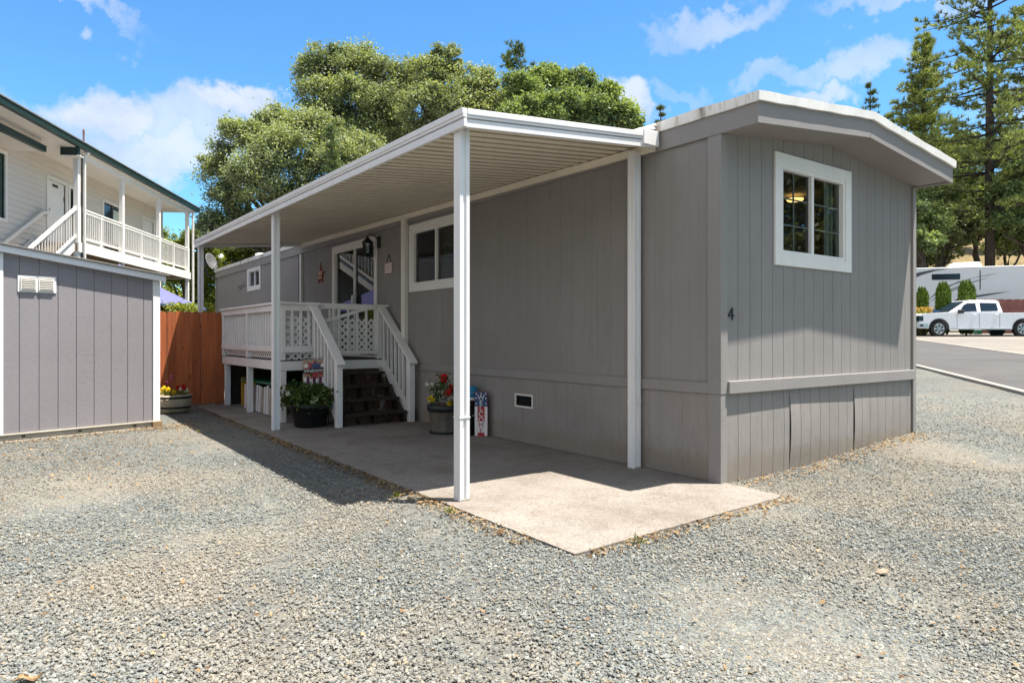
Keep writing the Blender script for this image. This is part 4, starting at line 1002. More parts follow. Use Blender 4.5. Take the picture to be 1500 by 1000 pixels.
text_part('lettering', 'Welcome', 0.075, M['signwhite'], cloth, Matrix.Translation((0, -0.020, 0.792)) @ Matrix.Rotation(R(90), 4, 'X') @ Matrix.Rotation(R(5), 4, 'Z'), 0.001)

# ------------------------------------------------------------------ redwood fence
t = thing('wooden_fence', 'red-brown vertical board fence between the shed and the deck', 'fence', (-3.4, 10.12, 0))
mb = MB(); x = -1.74
while x > -6.5:
    w_ = random.uniform(0.135, 0.142); tp = 1.765+random.uniform(-0.008, 0.012); dy = random.uniform(0, 0.008)
    prof = [(x, 0.03), (x-w_, 0.03), (x-w_, tp-0.03), (x-w_+0.025, tp), (x-0.025, tp), (x, tp-0.03)]
    mb.prism(prof, lambda p, q: (p[0], 10.10+dy+0.019*q, p[1]))
    x -= w_+random.choice((0.002, 0.003, 0.003, 0.010))
mb.build('fence_boards', M['fence'], t)
for z in (0.35, 1.45): MB().box(-6.5, -1.76, 10.13, 10.17, z, z+0.09).build('rail', M['fence'], t)
for x in (-1.82, -4.2, -6.4): MB().box(x-0.045, x+0.045, 10.171, 10.26, 0.0, 1.7).build('fence_post', M['fence'], t)

# ------------------------------------------------------------------ shed
sh = thing('storage_shed', 'grey panelled storage shed with white trim and louvred vent', 'shed', SH0, SHA, local=True)
SW = 1.945
def sfy(u, z, d): return (u, -d, z)
top = lambda u: 2.345-0.128*u
siding(0.0, SW, 0.10, lambda u: top(u)+0.02, sfy, 0.2115, 0.008, 0.008, first=0.255-0.0).build('siding', M['shed'], sh)
MB().box(0, 0.01, 0.0, 2.6, 0.10, 2.33).box(SW-0.01, SW, 0.0, 2.6, 0.10, 2.10).box(0, SW, 2.59, 2.6, 0.1, 2.1).build('side_wall', M['shed'], sh)
MB().box(-0.012, 0.085, -0.018, 0.0, 0.09, 2.33).build('corner_trim', M['shedtrim'], sh, bevel=0.003)
MB().box(SW-0.085, SW+0.012, -0.018, 0.0, 0.09, 2.10).box(SW, SW+0.02, 0.001, 0.09, 0.09, 2.10).build('corner_trim', M['shedtrim'], sh, bevel=0.003)
MB().prism([(-0.10, top(-0.10)), (SW+0.07, top(SW+0.07)), (SW+0.07, top(SW+0.07)+0.085), (-0.10, top(-0.10)+0.085)], lambda p, q: (p[0], -0.075+0.02*q, p[1])).build('fascia', M['shedtrim'], sh, bevel=0.003)
MB().prism([(-0.14, top(-0.14)+0.088), (SW+0.11, top(SW+0.11)+0.088), (SW+0.11, top(SW+0.11)+0.110), (-0.14, top(-0.14)+0.110)], lambda p, q: (p[0], -0.10+2.8*q, p[1])).build('roof', M['shingle'], sh, bevel=0.003)
MB().prism([(0.0, top(0)+0.01), (SW, top(SW)+0.01), (SW, top(SW)+0.02), (0.0, top(0)+0.02)], lambda p, q: (p[0], -0.07+0.07*q, p[1])).build('soffit', M['shedtrim'], sh)
bs = MB().box(0.0, SW, 0.0, 0.04, -0.02, 0.10).box(0.0, SW, -0.03, 0.0, 0.08, 0.095).box(0.0, SW+0.02, -0.028, 0.04, -0.02, 0.012)
bs = bs.build('skid', M['shedbase'], sh, bevel=0.003)
hl = MB()
for x in (0.30, 0.93, 1.62): hl.box(x-0.02, x+0.02, -0.003, 0.002, 0.04, 0.06)
hl.build('skid_slot', M['dark'], bs)
MB().box(SW-0.10, SW+0.03, -0.05, 0.05, -0.02, 0.085).build('wood_block', M['underdeck'], sh, bevel=0.004)
vp = MB().box(0.235, 0.655, -0.012, 0.0, 1.86, 2.07).build('vent_plate', M['shedtrim'], sh, bevel=0.003)
for x0 in (0.262, 0.458):
    lv_ = MB().box(x0, x0+0.17, -0.015, -0.0125, 1.885, 2.045)
    fr_ = lv_
    for a, b, c, d in ((x0, x0+0.17, 1.885, 1.897), (x0, x0+0.17, 2.033, 2.045), (x0, x0+0.012, 1.897, 2.033), (x0+0.158, x0+0.17, 1.897, 2.033)): fr_.box(a, b, -0.028, -0.0155, c, d)
    for k in range(6):
        z = 1.91+k*0.022; lv_.beam((x0+0.012, -0.024, z), (x0+0.158, -0.024, z), 0.02, 0.004, (0, -0.5, 0.85))
    lv_.build('louvre', M['cream'], vp)

# ------------------------------------------------------------------ satellite dish
dp_ = Vector((-0.28, 18.35, 3.0))
t = thing('satellite_dish', 'grey satellite dish mounted at the far roof corner of the mobile home', 'satellite dish', dp_)
ax = Vector((0.45, -0.75, 0.35)).normalized(); e1 = ax.cross(Vector((0, 0, 1))).normalized(); e2 = e1.cross(ax)
ctr = Vector((-0.15, 18.35, 3.58)); vs = []; fs = []; nr, na = 5, 24
for i in range(nr+1):
    r = 0.24*i/nr
    for k in range(na):
        a = 2*math.pi*k/na; vs.append(ctr+e1*r*0.85*math.cos(a)+e2*r*1.15*math.sin(a)+ax*(0.9*r*r-0.04))
for i in range(nr):
    for k in range(na): fs.append((i*na+k, i*na+(k+1) % na, (i+1)*na+(k+1) % na, (i+1)*na+k))
d_ = MB().add(vs, fs).build('reflector', M['dish'], t, smooth=True)
so = d_.modifiers.new('thick', 'SOLIDIFY'); so.thickness = 0.015
MB().tube([ctr-e2*0.24, ctr-e2*0.1+ax*0.36, ctr+ax*0.40], 0.012, 6).build('feed_arm', M['dish'], t)
MB().beam(ctr+ax*0.34, ctr+ax*0.46, 0.10, 0.08).build('feed_horn', M['rvwhite'], t, bevel=0.01)
MB().tube([(-0.03, 18.30, 3.05), (-0.25, 18.35, 3.15), (-0.30, 18.36, 3.35), tuple(ctr-ax*0.06)], 0.022, 8).box(-0.40, -0.28, 18.28, 18.42, 3.44, 3.56).build('mast', M['plastic'], t)

# ------------------------------------------------------------------ trees
def limb(mb, a, b, r0, r1, k=5, wob=0.06):
    a = Vector(a); b = Vector(b); Lh = (b-a).length; pts = []; rr = []
    for i in range(k+1):
        t = i/k; p = a.lerp(b, t)+Vector((random.gauss(0, 1), random.gauss(0, 1), random.gauss(0, 0.5)))*wob*Lh*math.sin(math.pi*t)*0.5
        p.z += 0.10*Lh*math.sin(math.pi*t)*0.6; pts.append(p); rr.append(r0+(r1-r0)*t)
    mb.tube(pts, rr, 7)
def crownpts(clumps, n, sub=26, shell=0.55):
    vol = np.array([c[3]**2.2 for c in clumps]); vol = vol/vol.sum(); out = []
    for (x, y, z, r), w in zip(clumps, vol):
        m = int(n*w); s = sub
        d = unit(rng.normal(size=(s, 3))); d[:, 2] = np.where(d[:, 2] < -0.5, -d[:, 2], d[:, 2])
        sc_ = np.array([x, y, z])+d*r*0.95*rng.uniform(shell, 1.14, (s, 1))*np.array([1, 1, 0.85])
        idx = rng.integers(0, s, m)
        sr = r*rng.uniform(0.09, 0.25, s)
        out.append(sc_[idx]+rng.normal(size=(m, 3))*sr[idx][:, None]*np.array([1, 1, 0.75]))
    return np.concatenate(out)
def tree(name, label, base, clumps, n, mat, a=0.075, b=0.04, trunk_r=0.3, group=None, bark='bark', sub=26, fork=0.35, up=1.4):
    """clumps as (X, D, z, r) in view metres"""
    bx = G(*base); t = thing(name, label, 'tree', bx, group=group)
    cl = [(*P(X, D, z), r) for (X, D, z, r) in clumps]
    cx = sum(c[0] for c in cl)/len(cl); cy = sum(c[1] for c in cl)/len(cl); zmin = min(c[2]-c[3] for c in cl); zmax = max(c[2] for c in cl)
    fk = Vector((bx.x*0.6+cx*0.4, bx.y*0.6+cy*0.4, bx.z+(zmax-bx.z)*fork))
    mb = MB(); limb(mb, bx-Vector((0, 0, 0.2)), fk, trunk_r, trunk_r*0.7, 5, 0.05)
    for c in cl:
        limb(mb, fk, (c[0], c[1], c[2]), trunk_r*0.5, trunk_r*0.10, 5, 0.12)
        for k in range(4):
            d = Vector((random.gauss(0, 1), random.gauss(0, 1), random.uniform(-0.2, 1))).normalized()*c[3]*0.85
            limb(mb, (c[0], c[1], c[2]), Vector(c[:3])+d, trunk_r*0.12, 0.015, 3, 0.1)
    mb.build('trunk', M[bark], t, smooth=True)
    p = crownpts(cl, n, sub)-np.array(bx)
    link('crown', npmesh('crown', leafquads(p, a, b, up), 4), M[mat], t)
    return t
def px(x, y, D, r): return ((x-750)/1000*D, D, 1.3+(493-y)/1000*D, r/1000*D)
def cl(D, *ps): return [px(x, y, D+dd, r) for (x, y, r, dd) in ps]
tree('oak_tree', 'broad rounded oak at left of the group behind the carport', (-9.6, 31.5), cl(31, (330, 300, 36, 0), (322, 255, 32, 1), (355, 208, 40, 0), (400, 190, 36, 1), (420, 235, 50, -1), (375, 275, 48, -1.5), (460, 205, 46, 0), (480, 260, 48, -1), (435, 300, 46, -1), (520, 235, 46, 0), (345, 345, 40, 0), (530, 290, 46, 0), (318, 340, 30, 0)), 112000, 'oakleaf', 0.066, 0.036, 0.38, sub=34)
tree('oak_tree', 'tallest oak crown rising above the middle of the carport roof', (-7.2, 35), cl(35, (455, 115, 32, 0), (485, 100, 36, 0), (530, 100, 38, 1), (470, 150, 36, -1), (520, 150, 42, -1), (560, 115, 36, 0), (575, 165, 42, 0), (545, 200, 46, 0), (590, 215, 44, 0), (600, 130, 30, 1), (495, 185, 36, 0)), 88000, 'oakleaf', 0.07, 0.038, 0.40, sub=34)
tree('oak_tree', 'upright oak crown directly behind the front carport corner', (-4.0, 34), cl(33, (650, 85, 22, 0), (625, 110, 28, 0), (658, 120, 32, 0), (625, 160, 36, -1), (665, 165, 38, -1), (700, 125, 28, 0), (715, 160, 32, 0), (640, 205, 38, 0), (690, 205, 40, 0)), 70000, 'oakleaf', 0.066, 0.036, 0.36, sub=30)
tree('broadleaf_tree', 'wide green broadleaf tree behind the right end of the carport roof', (2.6, 33), cl(32, (765, 135, 30, 0), (800, 125, 30, 1), (775, 175, 36, -1), (825, 165, 36, -1), (850, 130, 27, 0), (870, 160, 34, 0), (890, 140, 20, 0), (905, 175, 28, 0), (925, 190, 20, 0), (860, 195, 32, 0), (740, 195, 32, 0), (812, 200, 34, 0)), 76000, 'oakleaf2', 0.074, 0.042, 0.34, sub=32)
# yellow-green trees at the far left, seen past the building
tree('broadleaf_tree', 'bright yellow-green tree beyond the blue canopy at the left', (-15.6, 33), cl(33, (255, 375, 26, 0), (285, 360, 26, 0), (300, 395, 30, 0), (265, 410, 30, -1), (240, 400, 28, 0), (300, 430, 26, 0)), 30000, 'limeleaf', 0.075, 0.042, 0.22)
tree('broadleaf_tree', 'yellow-green tree half hidden behind the satellite dish', (-14.5, 36), cl(36, (330, 385, 28, 0), (355, 370, 28, 0), (380, 375, 28, 0), (345, 410, 28, 0), (415, 372, 26, 0)), 22000, 'limeleaf', 0.08, 0.045, 0.22)
tree('broadleaf_tree', 'dark green tree behind the balcony end of the cream building', (-21.0, 41), cl(41, (240, 350, 18, 0), (232, 380, 26, 0), (210, 400, 30, 0), (180, 410, 30, 0), (150, 420, 30, 0), (100, 430, 30, 0)), 20000, 'oakleaf2', 0.085, 0.05, 0.25)
tree('broadleaf_tree', 'low yellow-green tree behind the apartment posts', (-24, 46), cl(46, (200, 440, 30, 0), (250, 445, 30, 0), (150, 445, 30, 0), (290, 450, 28, 0), (320, 455, 26, 0)), 16000, 'limeleaf', 0.1, 0.06, 0.25)

def conifer(name, label, base, top_z, crown_z, spread, nwh, mat='needle', seed=1, tufts=9, needles=14, nl=0.34, trunk_r=0.3, bark='pinebark', droop=0.1, taper=1.0, jitter=0.25):
    rnd = random.Random(seed); bx = G(*base); t = thing(name, label, 'tree', bx)
    tp = Vector((bx.x, bx.y, top_z)); H = top_z-bx.z
    mb = MB(); mb.tube([bx-Vector((0, 0, 0.3)), bx.lerp(tp, 0.35)+Vector((0.08, 0.05, 0)), bx.lerp(tp, 0.7), tp], [trunk_r, trunk_r*0.78, trunk_r*0.4, 0.03], 9)
    tc_ = []; dr = []
    for i in range(nwh):
        f = (i+rnd.random()*0.6)/nwh
        z = crown_z+(top_z-crown_z)*f
        rr = spread*((1-f)**0.75*taper+0.06)*(0.75 if f < 0.10 else 1)
        for k in range(rnd.choice((4, 5, 5, 6))):
            a = rnd.uniform(0, 2*math.pi); ln = rr*rnd.uniform(1-jitter*1.6, 1+jitter)
            o = Vector((bx.x, bx.y, z)); e = o+Vector((math.cos(a)*ln, math.sin(a)*ln, ln*rnd.uniform(-droop, 0.32-droop*0.5)))
            mid = o.lerp(e, 0.5)-Vector((0, 0, 0.06*ln))
            mb.tube([o, mid, e], [max(0.012, 0.018+0.014*ln), max(0.01, 0.012+0.007*ln), 0.008], 5)
            nt_ = max(3, int(tufts*ln/max(spread, 0.1)+1.5))
            for j in range(nt_):
                q = 0.30+0.72*(j+rnd.random())/nt_; q = min(q, 1.0)
                p = (o.lerp(mid, q*2) if q < 0.5 else mid.lerp(e, q*2-1))
                w_ = 0.16*ln*(1.1-q)+0.10
                for _ in range(2):
                    tc_.append((p.x+rnd.gauss(0, w_), p.y+rnd.gauss(0, w_), p.z+rnd.gauss(0, w_*0.5)+0.05)); dr.append((math.cos(a)*0.8, math.sin(a)*0.8, 0.7))
    for j in range(6): tc_.append((tp.x, tp.y, tp.z-0.25*j)); dr.append((0, 0, 1))
    mb.build('trunk', M[bark], t, smooth=True)
    c = np.array(tc_)-np.array(bx); d = np.array(dr); n = len(c)
    c = np.repeat(c, needles, 0); d = unit(np.repeat(d, needles, 0)*1.0+np.array([0, 0, 0.35])+rng.normal(size=(n*needles, 3))*0.72)
    sd = unit(np.cross(d, rng.normal(size=(n*needles, 3)))); l_ = nl*rng.uniform(0.6, 1.15, (n*needles, 1)); w_ = 0.040*nl/0.34
    v = np.empty((n*needles, 3, 3)); v[:, 0] = c-sd*w_*0.6; v[:, 1] = c+sd*w_*0.6; v[:, 2] = c+d*l_
    link('crown', npmesh('crown', v.reshape(-1, 3), 3), M[mat], t)
    return t
conifer('pine_tree', 'slender pine tip rising behind the broadleaf tree at the carport corner', (0.33, 46), 21.0, 11, 3.4, 24, 'darkneedle', 3, 9, 14, 0.36, 0.20, taper=1.1)
conifer('cypress_tree', 'narrow dark cypress standing before the oaks above the carport edge', (-6.9, 26), 9.3, 1.0, 0.45, 26, 'darkneedle', 5, 5, 12, 0.2, 0.10, droop=-0.6)
conifer('pine_tree', 'tall open pine with long bare trunk behind the trailer at right', (35.0, 50), 37.0, 10.5, 6.4, 38, 'needle', 11, 15, 18, 0.46, 0.36, jitter=0.45, taper=0.85)
conifer('pine_tree', 'bushy pine just left of the tall bare-trunked pine', (34.0, 56.5), 26.0, 7, 4.1, 34, 'needle', 12, 13, 18, 0.46, 0.30, jitter=0.4)
conifer('pine_tree', 'pointed pine rising just right of the mobile home eave', (36.2, 60), 27.8, 7, 3.9, 34, 'needle', 13, 13, 18, 0.46, 0.30, jitter=0.4)
conifer('pine_tree', 'small distant pine tip nearest the right roof slope', (42.5, 81), 31.3, 10, 2.6, 26, 'darkneedle', 14, 7, 12, 0.5, 0.3)
conifer('pine_tree', 'shortest distant pine tip beside the right eave', (44.6, 81), 27.6, 10, 2.6, 24, 'darkneedle', 15, 7, 12, 0.5, 0.3)
conifer('pine_tree', 'tiny far treetop peeking over the left roof edge of the home', (17.4, 80), 28.3, 10, 1.6, 24, 'darkneedle', 16, 5, 12, 0.5, 0.3)
conifer('pine_tree', 'large pine cut off by the right frame edge', (42.5, 56), 33.0, 8, 5.2, 34, 'needle', 17, 14, 18, 0.46, 0.36, jitter=0.4)
tree('broadleaf_tree', 'shady oak under the pines close to the right wall of the home', (29.5, 50), cl(50, (1345, 300, 26, 0), (1365, 330, 24, -1), (1330, 330, 24, 0), (1350, 260, 24, 0), (1385, 290, 22, 0)), 26000, 'oakleaf2', 0.11, 0.06, 0.3)
tree('broadleaf_tree', 'dark leaning oak at the far right behind the trailer', (37.8, 49), cl(49, (1475, 290, 24, 0), (1495, 310, 26, 0), (1470, 325, 22, 0), (1500, 260, 26, 0), (1520, 300, 30, 0), (1505, 345, 24, 0)), 30000, 'oakleaf2', 0.11, 0.06, 0.34)
tree('broadleaf_tree', 'small oak filling the gap between the two pine trunks', (34.2, 55), cl(55, (1395, 300, 22, 0), (1420, 280, 22, 0), (1400, 260, 20, 0), (1425, 320, 20, 0), (1410, 340, 16, 0)), 24000, 'oakleaf2', 0.12, 0.065, 0.26)
tree('broadleaf_tree', 'uphill oak closing the view behind the pines', (47, 74), cl(74, (1340, 250, 30, 0), (1375, 230, 26, 0), (1410, 220, 26, 0), (1445, 230, 28, 0), (1480, 220, 28, 0), (1510, 230, 28, 0), (1320, 290, 26, 0)), 34000, 'oakleaf', 0.16, 0.09, 0.4)

tree('broadleaf_tree', 'bright young tree low beside the right wall of the home', (28.6, 47), cl(47, (1335, 345, 18, 0), (1350, 365, 16, 0), (1340, 310, 16, 0), (1368, 355, 14, 0)), 15000, 'oakleaf2', 0.09, 0.05, 0.16)
tree('broadleaf_tree', 'shaded understory tree between the trailer roof and the pine trunks', (32.3, 53), cl(53, (1390, 345, 18, 0), (1412, 352, 16, 0), (1372, 330, 18, 0), (1430, 335, 16, 0), (1400, 320, 16, 0)), 18000, 'oakleaf', 0.11, 0.06, 0.2)
tree('broadleaf_tree', 'shadowed undergrowth tree right of the tall pine trunk', (38.5, 54), cl(54, (1475, 352, 18, 0), (1498, 350, 20, 0), (1462, 338, 14, 0), (1515, 340, 20, 0)), 16000, 'oakleaf2', 0.11, 0.06, 0.2)
tree('broadleaf_tree', 'mid-slope oak behind the tall pine trunk', (43, 63), cl(63, (1440, 300, 22, 0), (1465, 280, 22, 0), (1430, 330, 20, 0), (1390, 320, 20, 0), (1455, 340, 20, 0), (1355, 300, 22, 0)), 26000, 'oakleaf', 0.13, 0.07, 0.3)
def bushpts(n, x0, x1, y0, y1, z0, z1, f=None):
    """leaves near the outer faces of a clipped hedge, lumpy"""
    p = rng.random((n, 3)); face = rng.integers(0, 3, n)
    for ax_ in range(3):
        s = face == ax_; p[s, ax_] = np.where(rng.random(s.sum()) < 0.5, 0, 1)
    p[(face == 2), 2] = 1
    q = np.array([x0, y0, z0])+p*np.array([x1-x0, y1-y0, z1-z0])
    return q+rng.normal(0, 0.05, (n, 3))
t = thing('hedge', 'clipped yellow-green hedge showing just over the wooden fence', 'hedge', (-3.5, 11.7, 0))
link('foliage', npmesh('foliage', leafquads(bushpts(13000, -3.6, 1.55, -0.4, 0.4, 0.1, 1.92), 0.03, 0.018), 4), M['limeleaf'], t)
MB().box(-6.9, -2.1, 11.45, 11.95, 0.0, 1.80).build('branches', M['bark'], t)

# blue shade canopy
cp = P(-8.40, 14.6); rz = R(-YAW+6)
t = thing('patio_umbrella', 'blue-violet square patio canopy behind the fence and shed', 'umbrella', cp, rz, local=True)
hs = 1.35; zc, ze = 2.85, 1.96; mb = MB(); n = 8
def cz(u, v): m = max(abs(u), abs(v)); return zc+(ze-zc)*m-0.05*math.sin(math.pi*m)
vs = [(hs*(2*i/n-1), hs*(2*j/n-1), cz(2*i/n-1, 2*j/n-1)) for j in range(n+1) for i in range(n+1)]
mb.add(vs, [(j*(n+1)+i, j*(n+1)+i+1, (j+1)*(n+1)+i+1, (j+1)*(n+1)+i) for j in range(n) for i in range(n)])
cn = mb.build('canopy', M['canopy'], t)
MB().box(-hs, hs, -hs-0.004, -hs, ze-0.05, ze).box(-hs, hs, hs, hs+0.004, ze-0.05, ze).box(-hs-0.004, -hs, -hs, hs, ze-0.05, ze).box(hs, hs+0.004, -hs, hs, ze-0.05, ze).build('valance', M['navy'], cn)
MB().tube([(0, 0, 0), (0, 0, 2.82)], 0.03, 10).build('pole', M['black'], t)
rb_ = MB()
for a in range(4):
    q = R(45+90*a); rb_.tube([(0, 0, 2.76), (hs*1.38*math.cos(q), hs*1.38*math.sin(q), ze-0.02)], 0.012, 6)
rb_.build('rib', M['black'], t)

# ------------------------------------------------------------------ apartment building at the left
ap = thing('apartment_building', 'cream two-storey apartment building with balcony, outside stairs and green gutters', 'building', P(-11.78, 18.5), R(-YAW+7.35), local=True)
FZ = 3.88; WX = -1.12; EZ = 6.32
def lap(x, y0, y1, z0, z1, ops=(), step=0.155):
    mb = MB(); z = z0
    while z < z1:
        zz = min(z+step, z1); cuts = [(y0, y1)]
        for (a, b, c, d) in ops:
            if c < z+step*0.5 < d:
                nc = []
                for (p, q) in cuts:
                    if a > p: nc.append((p, min(a, q)))
                    if b < q: nc.append((max(b, p), q))
                cuts = [k for k in nc if k[1]-k[0] > 0.01]
        for (p, q) in cuts:
            mb.add([(x+0.022, p, z), (x+0.022, q, z), (x+0.004, q, zz), (x+0.004, p, zz), (x, p, z), (x, q, z)], [(0, 1, 2, 3), (0, 4, 5, 1)])
        z += step
    return mb
D1 = (0.72, 1.66, FZ, 5.72); N1 = (1.90, 2.60, FZ, 5.70); S1 = (4.05, 5.40, FZ, 5.72); D2 = (7.2, 8.25, FZ, 5.72); LW = (-3.6, -1.27, 4.25, 5.85)
lap(WX, -8, 9.2, 0.0, 6.9, (D1, N1, S1, D2, LW)).build('wall', M['creamwall'], ap)
MB().box(-9, WX-0.05, 9.15, 9.2, 0, 6.9).box(-9.1, -9, -8, 9.2, 0, 6.9).box(-9, WX-0.03, -8, -7.95, 0, 6.9).box(-9, WX-0.1, -7.9, 9.1, 6.3, 6.35).build('wall', M['creamwall'], ap)
def cas(op, mat, name, fill, fillname):
    a, b, c, d = op; w = 0.09
    mb = MB().box(WX, WX+0.045, a-w, a, c-w, d+w).box(WX, WX+0.045, b, b+w, c-w, d+w).box(WX, WX+0.043, a, b, d, d+w).box(WX, WX+0.043, a, b, c-w, c)
    o = mb.build(name, mat, ap, bevel=0.004)
    MB().box(WX-0.05, WX-0.02, a, b, c, d).build(fillname, fill, o)
    return o
d1 = cas(D1, M['cream'], 'door', M['cream'], 'leaf')
MB().box(WX-0.02, WX+0.03, 0.79, 0.83, FZ+0.98, FZ+1.0).box(WX-0.02, WX-0.012, 0.78, 0.84, FZ+0.92, FZ+1.08).build('handle', M['plastic'], d1)
MB().box(WX-0.02, WX-0.014, 1.62, 1.655, FZ+0.35, FZ+0.5).box(WX-0.02, WX-0.014, 1.62, 1.655, FZ+1.35, FZ+1.5).box(WX-0.02, WX-0.015, 1.02, 1.32, FZ+1.68, FZ+1.76).build('hinge', M['plastic'], d1)
dk = plain('dark_window_glass', (0.02, 0.022, 0.022), 0.08, 0.7)
cas(N1, M['cream'], 'window', dk, 'pane')
w2 = cas(S1, M['cream'], 'sliding_door', dk, 'pane')
MB().box(WX-0.019, WX+0.0, 4.69, 4.75, FZ, 5.72).build('stile', M['plastic'], w2)
MB().box(WX-0.045, WX-0.0199, 4.85, 5.3, FZ+0.6, 5.6).build('blind', M['blind'], w2)
d2 = cas(D2, M['cream'], 'door', M['cream'], 'leaf')
MB().box(WX-0.02, WX+0.03, 7.28, 7.32, FZ+0.98, FZ+1.0).build('handle', M['plastic'], d2)
cas(LW, M['cream'], 'window', plain('green_tinted_glass', (0.02, 0.045, 0.035), 0.06, 0.7), 'pane')
# balcony
bal = MB().box(WX, 0.06, -0.1, 8.75, FZ-0.05, FZ-0.005).build('balcony', M['cream'], ap)
MB().box(0.061, 0.10, -0.12, 8.78, FZ-0.30, FZ-0.03).box(WX, 0.06, 8.751, 8.79, FZ-0.30, FZ-0.03).build('rim_beam', M['cream'], bal, bevel=0.005)
jo = MB()
for k in range(10): jo.box(WX+0.04+k*0.12, WX+0.08+k*0.12, -0.1, 8.7, FZ-0.28, FZ-0.051)
jo.build('joist', M['underdeck'], bal)
MB().box(-9, WX, -7.9, 9.1, FZ-0.4, FZ-0.3).build('floor_slab', M['underdeck'], ap)
for y in (-0.02, 2.74, 5.70, 8.65):
    MB().box(-0.06, 0.06, y-0.07, y+0.07, 0.0, EZ-0.02).build('porch_post', M['cream'], ap, bevel=0.006)
    MB().box(-0.068, 0.068, y-0.078, y+0.078, FZ-0.02, FZ+0.94).build('porch_post', M['cream'], ap, bevel=0.006)
MB().box(0.11, 0.165, 0.08, 0.135, 0.0, EZ-0.1).build('downpipe', M['cream'], ap, bevel=0.01)
MB().box(0.07, 0.105, 0.055, 0.08, 0.3, EZ-0.1).build('pipe_gap_shade', M['plastic'], ap)  # dark strip paints the shaded gap between post and downpipe
MB().box(0.13, 0.20, 8.80, 8.87, 0.0, EZ-0.1).build('downpipe', M['cream'], ap, bevel=0.01)
MB().beam((0.14, 0.107, EZ-0.12), (0.24, 0.107, EZ-0.0), 0.07, 0.07).build('downpipe', M['cream'], ap, bevel=0.01)
for a, b in ((0.06, 2.66), (2.82, 5.62), (5.78, 8.57)):
    rl = MB().box(-0.03, 0.03, a, b, FZ+0.89, FZ+0.94).build('railing', M['cream'], ap, bevel=0.006)
    MB().box(-0.02, 0.02, a, b, FZ+0.10, FZ+0.15).box(-0.02, 0.02, a, b, FZ+0.82, FZ+0.86).build('rail', M['cream'], rl)
    m = (a+b)/2; MB().box(-0.025, 0.025, m-0.03, m+0.03, FZ+0.0, FZ+0.89).build('rail_post', M['cream'], rl)
    n = int((b-a)/0.125)
    for k in range(1, n):
        y = a+(b-a)*k/n
        MB().box(-0.011, 0.011, y-0.011, y+0.011, FZ+0.15, FZ+0.82).build('baluster', M['cream'], rl)
# outside stairs descending towards the camera
SL = 0.63
stp = MB()
for k in range(18):
    stp.box(WX+0.12, -0.06, -0.12-0.28*(k+1), -0.12-0.28*k, FZ-0.176*(k+1)-0.045, FZ-0.176*(k+1))
    stp.box(WX+0.12, -0.06, -0.14-0.28*k, -0.12-0.28*k, FZ-0.176*(k+1), FZ-0.176*k-0.05)
sts = stp.build('stairs', plain('tan_step_tread', (0.42, 0.33, 0.23), 0.8), ap)
for x in (-0.05, WX+0.08):
    MB().beam((x, -0.1, FZ-0.10), (x, -5.2, FZ-0.10-5.1*SL), 0.05, 0.30).build('stringer', M['cream'], sts, bevel=0.004)
rl = MB().beam((0.0, -0.06, FZ+0.90), (0.0, -5.2, FZ+0.90-5.14*SL), 0.07, 0.07).build('stair_railing', M['cream'], sts, bevel=0.006)
MB().beam((0.0, -0.06, FZ+0.16), (0.0, -5.2, FZ+0.16-5.14*SL), 0.04, 0.06).build('rail', M['cream'], rl)
for k in range(1, 40):
    y = -0.06-0.128*k; z = FZ-(-0.06-y)*SL*1.0
    MB().box(-0.011, 0.011, y-0.011, y+0.011, FZ+0.17-(-0.06-y)*SL, FZ+0.88-(-0.06-y)*SL).build('baluster', M['cream'], rl)
MB().beam((WX+0.10, 0.35, FZ+0.84), (WX+0.10, -4.6, FZ+0.84-4.85*SL), 0.07, 0.09).beam((WX+0.10, 0.33, FZ+0.83), (WX+0.10, 0.62, FZ+0.84), 0.06, 0.06).build('handrail', M['cream'], sts, bevel=0.01)
# roof with green gutters
GX = 0.17
MB().box(GX-0.02, GX+0.10, -9, 9.35, EZ+0.02, EZ+0.16).box(GX+0.0, GX+0.12, -9, 9.36, EZ+0.161, EZ+0.185).build('gutter', M['green'], ap, bevel=0.01)
rf = MB().prism([(GX+0.08, EZ+0.19), (GX+0.08, EZ+0.23), (-5, EZ+0.23+5.5*0.30), (-10.5, EZ+0.23), (-10.5, EZ+0.19), (-5, EZ+0.18+5.5*0.30)], lambda p, q: (p[0], -9+18.4*q, p[1])).build('roof', M['shingle'], ap)
MB().box(WX, GX-0.021, -9, 9.3, EZ-0.0, EZ+0.02).build('soffit', M['cream'], ap)
MB().box(-0.06, 0.07, -0.3, 8.8, EZ-0.16, EZ-0.001).build('header_beam', M['cream'], ap, bevel=0.005)
MB().box(GX-0.40, GX+0.05, -0.42, -0.30, EZ-0.22, EZ+0.08).build('eave_return', M['green'], ap, bevel=0.01)
MB().box(GX-0.42, GX+0.12, -0.46, -0.26, EZ-0.25, EZ-0.221).build('return_trim', M['cream'], ap, bevel=0.006)
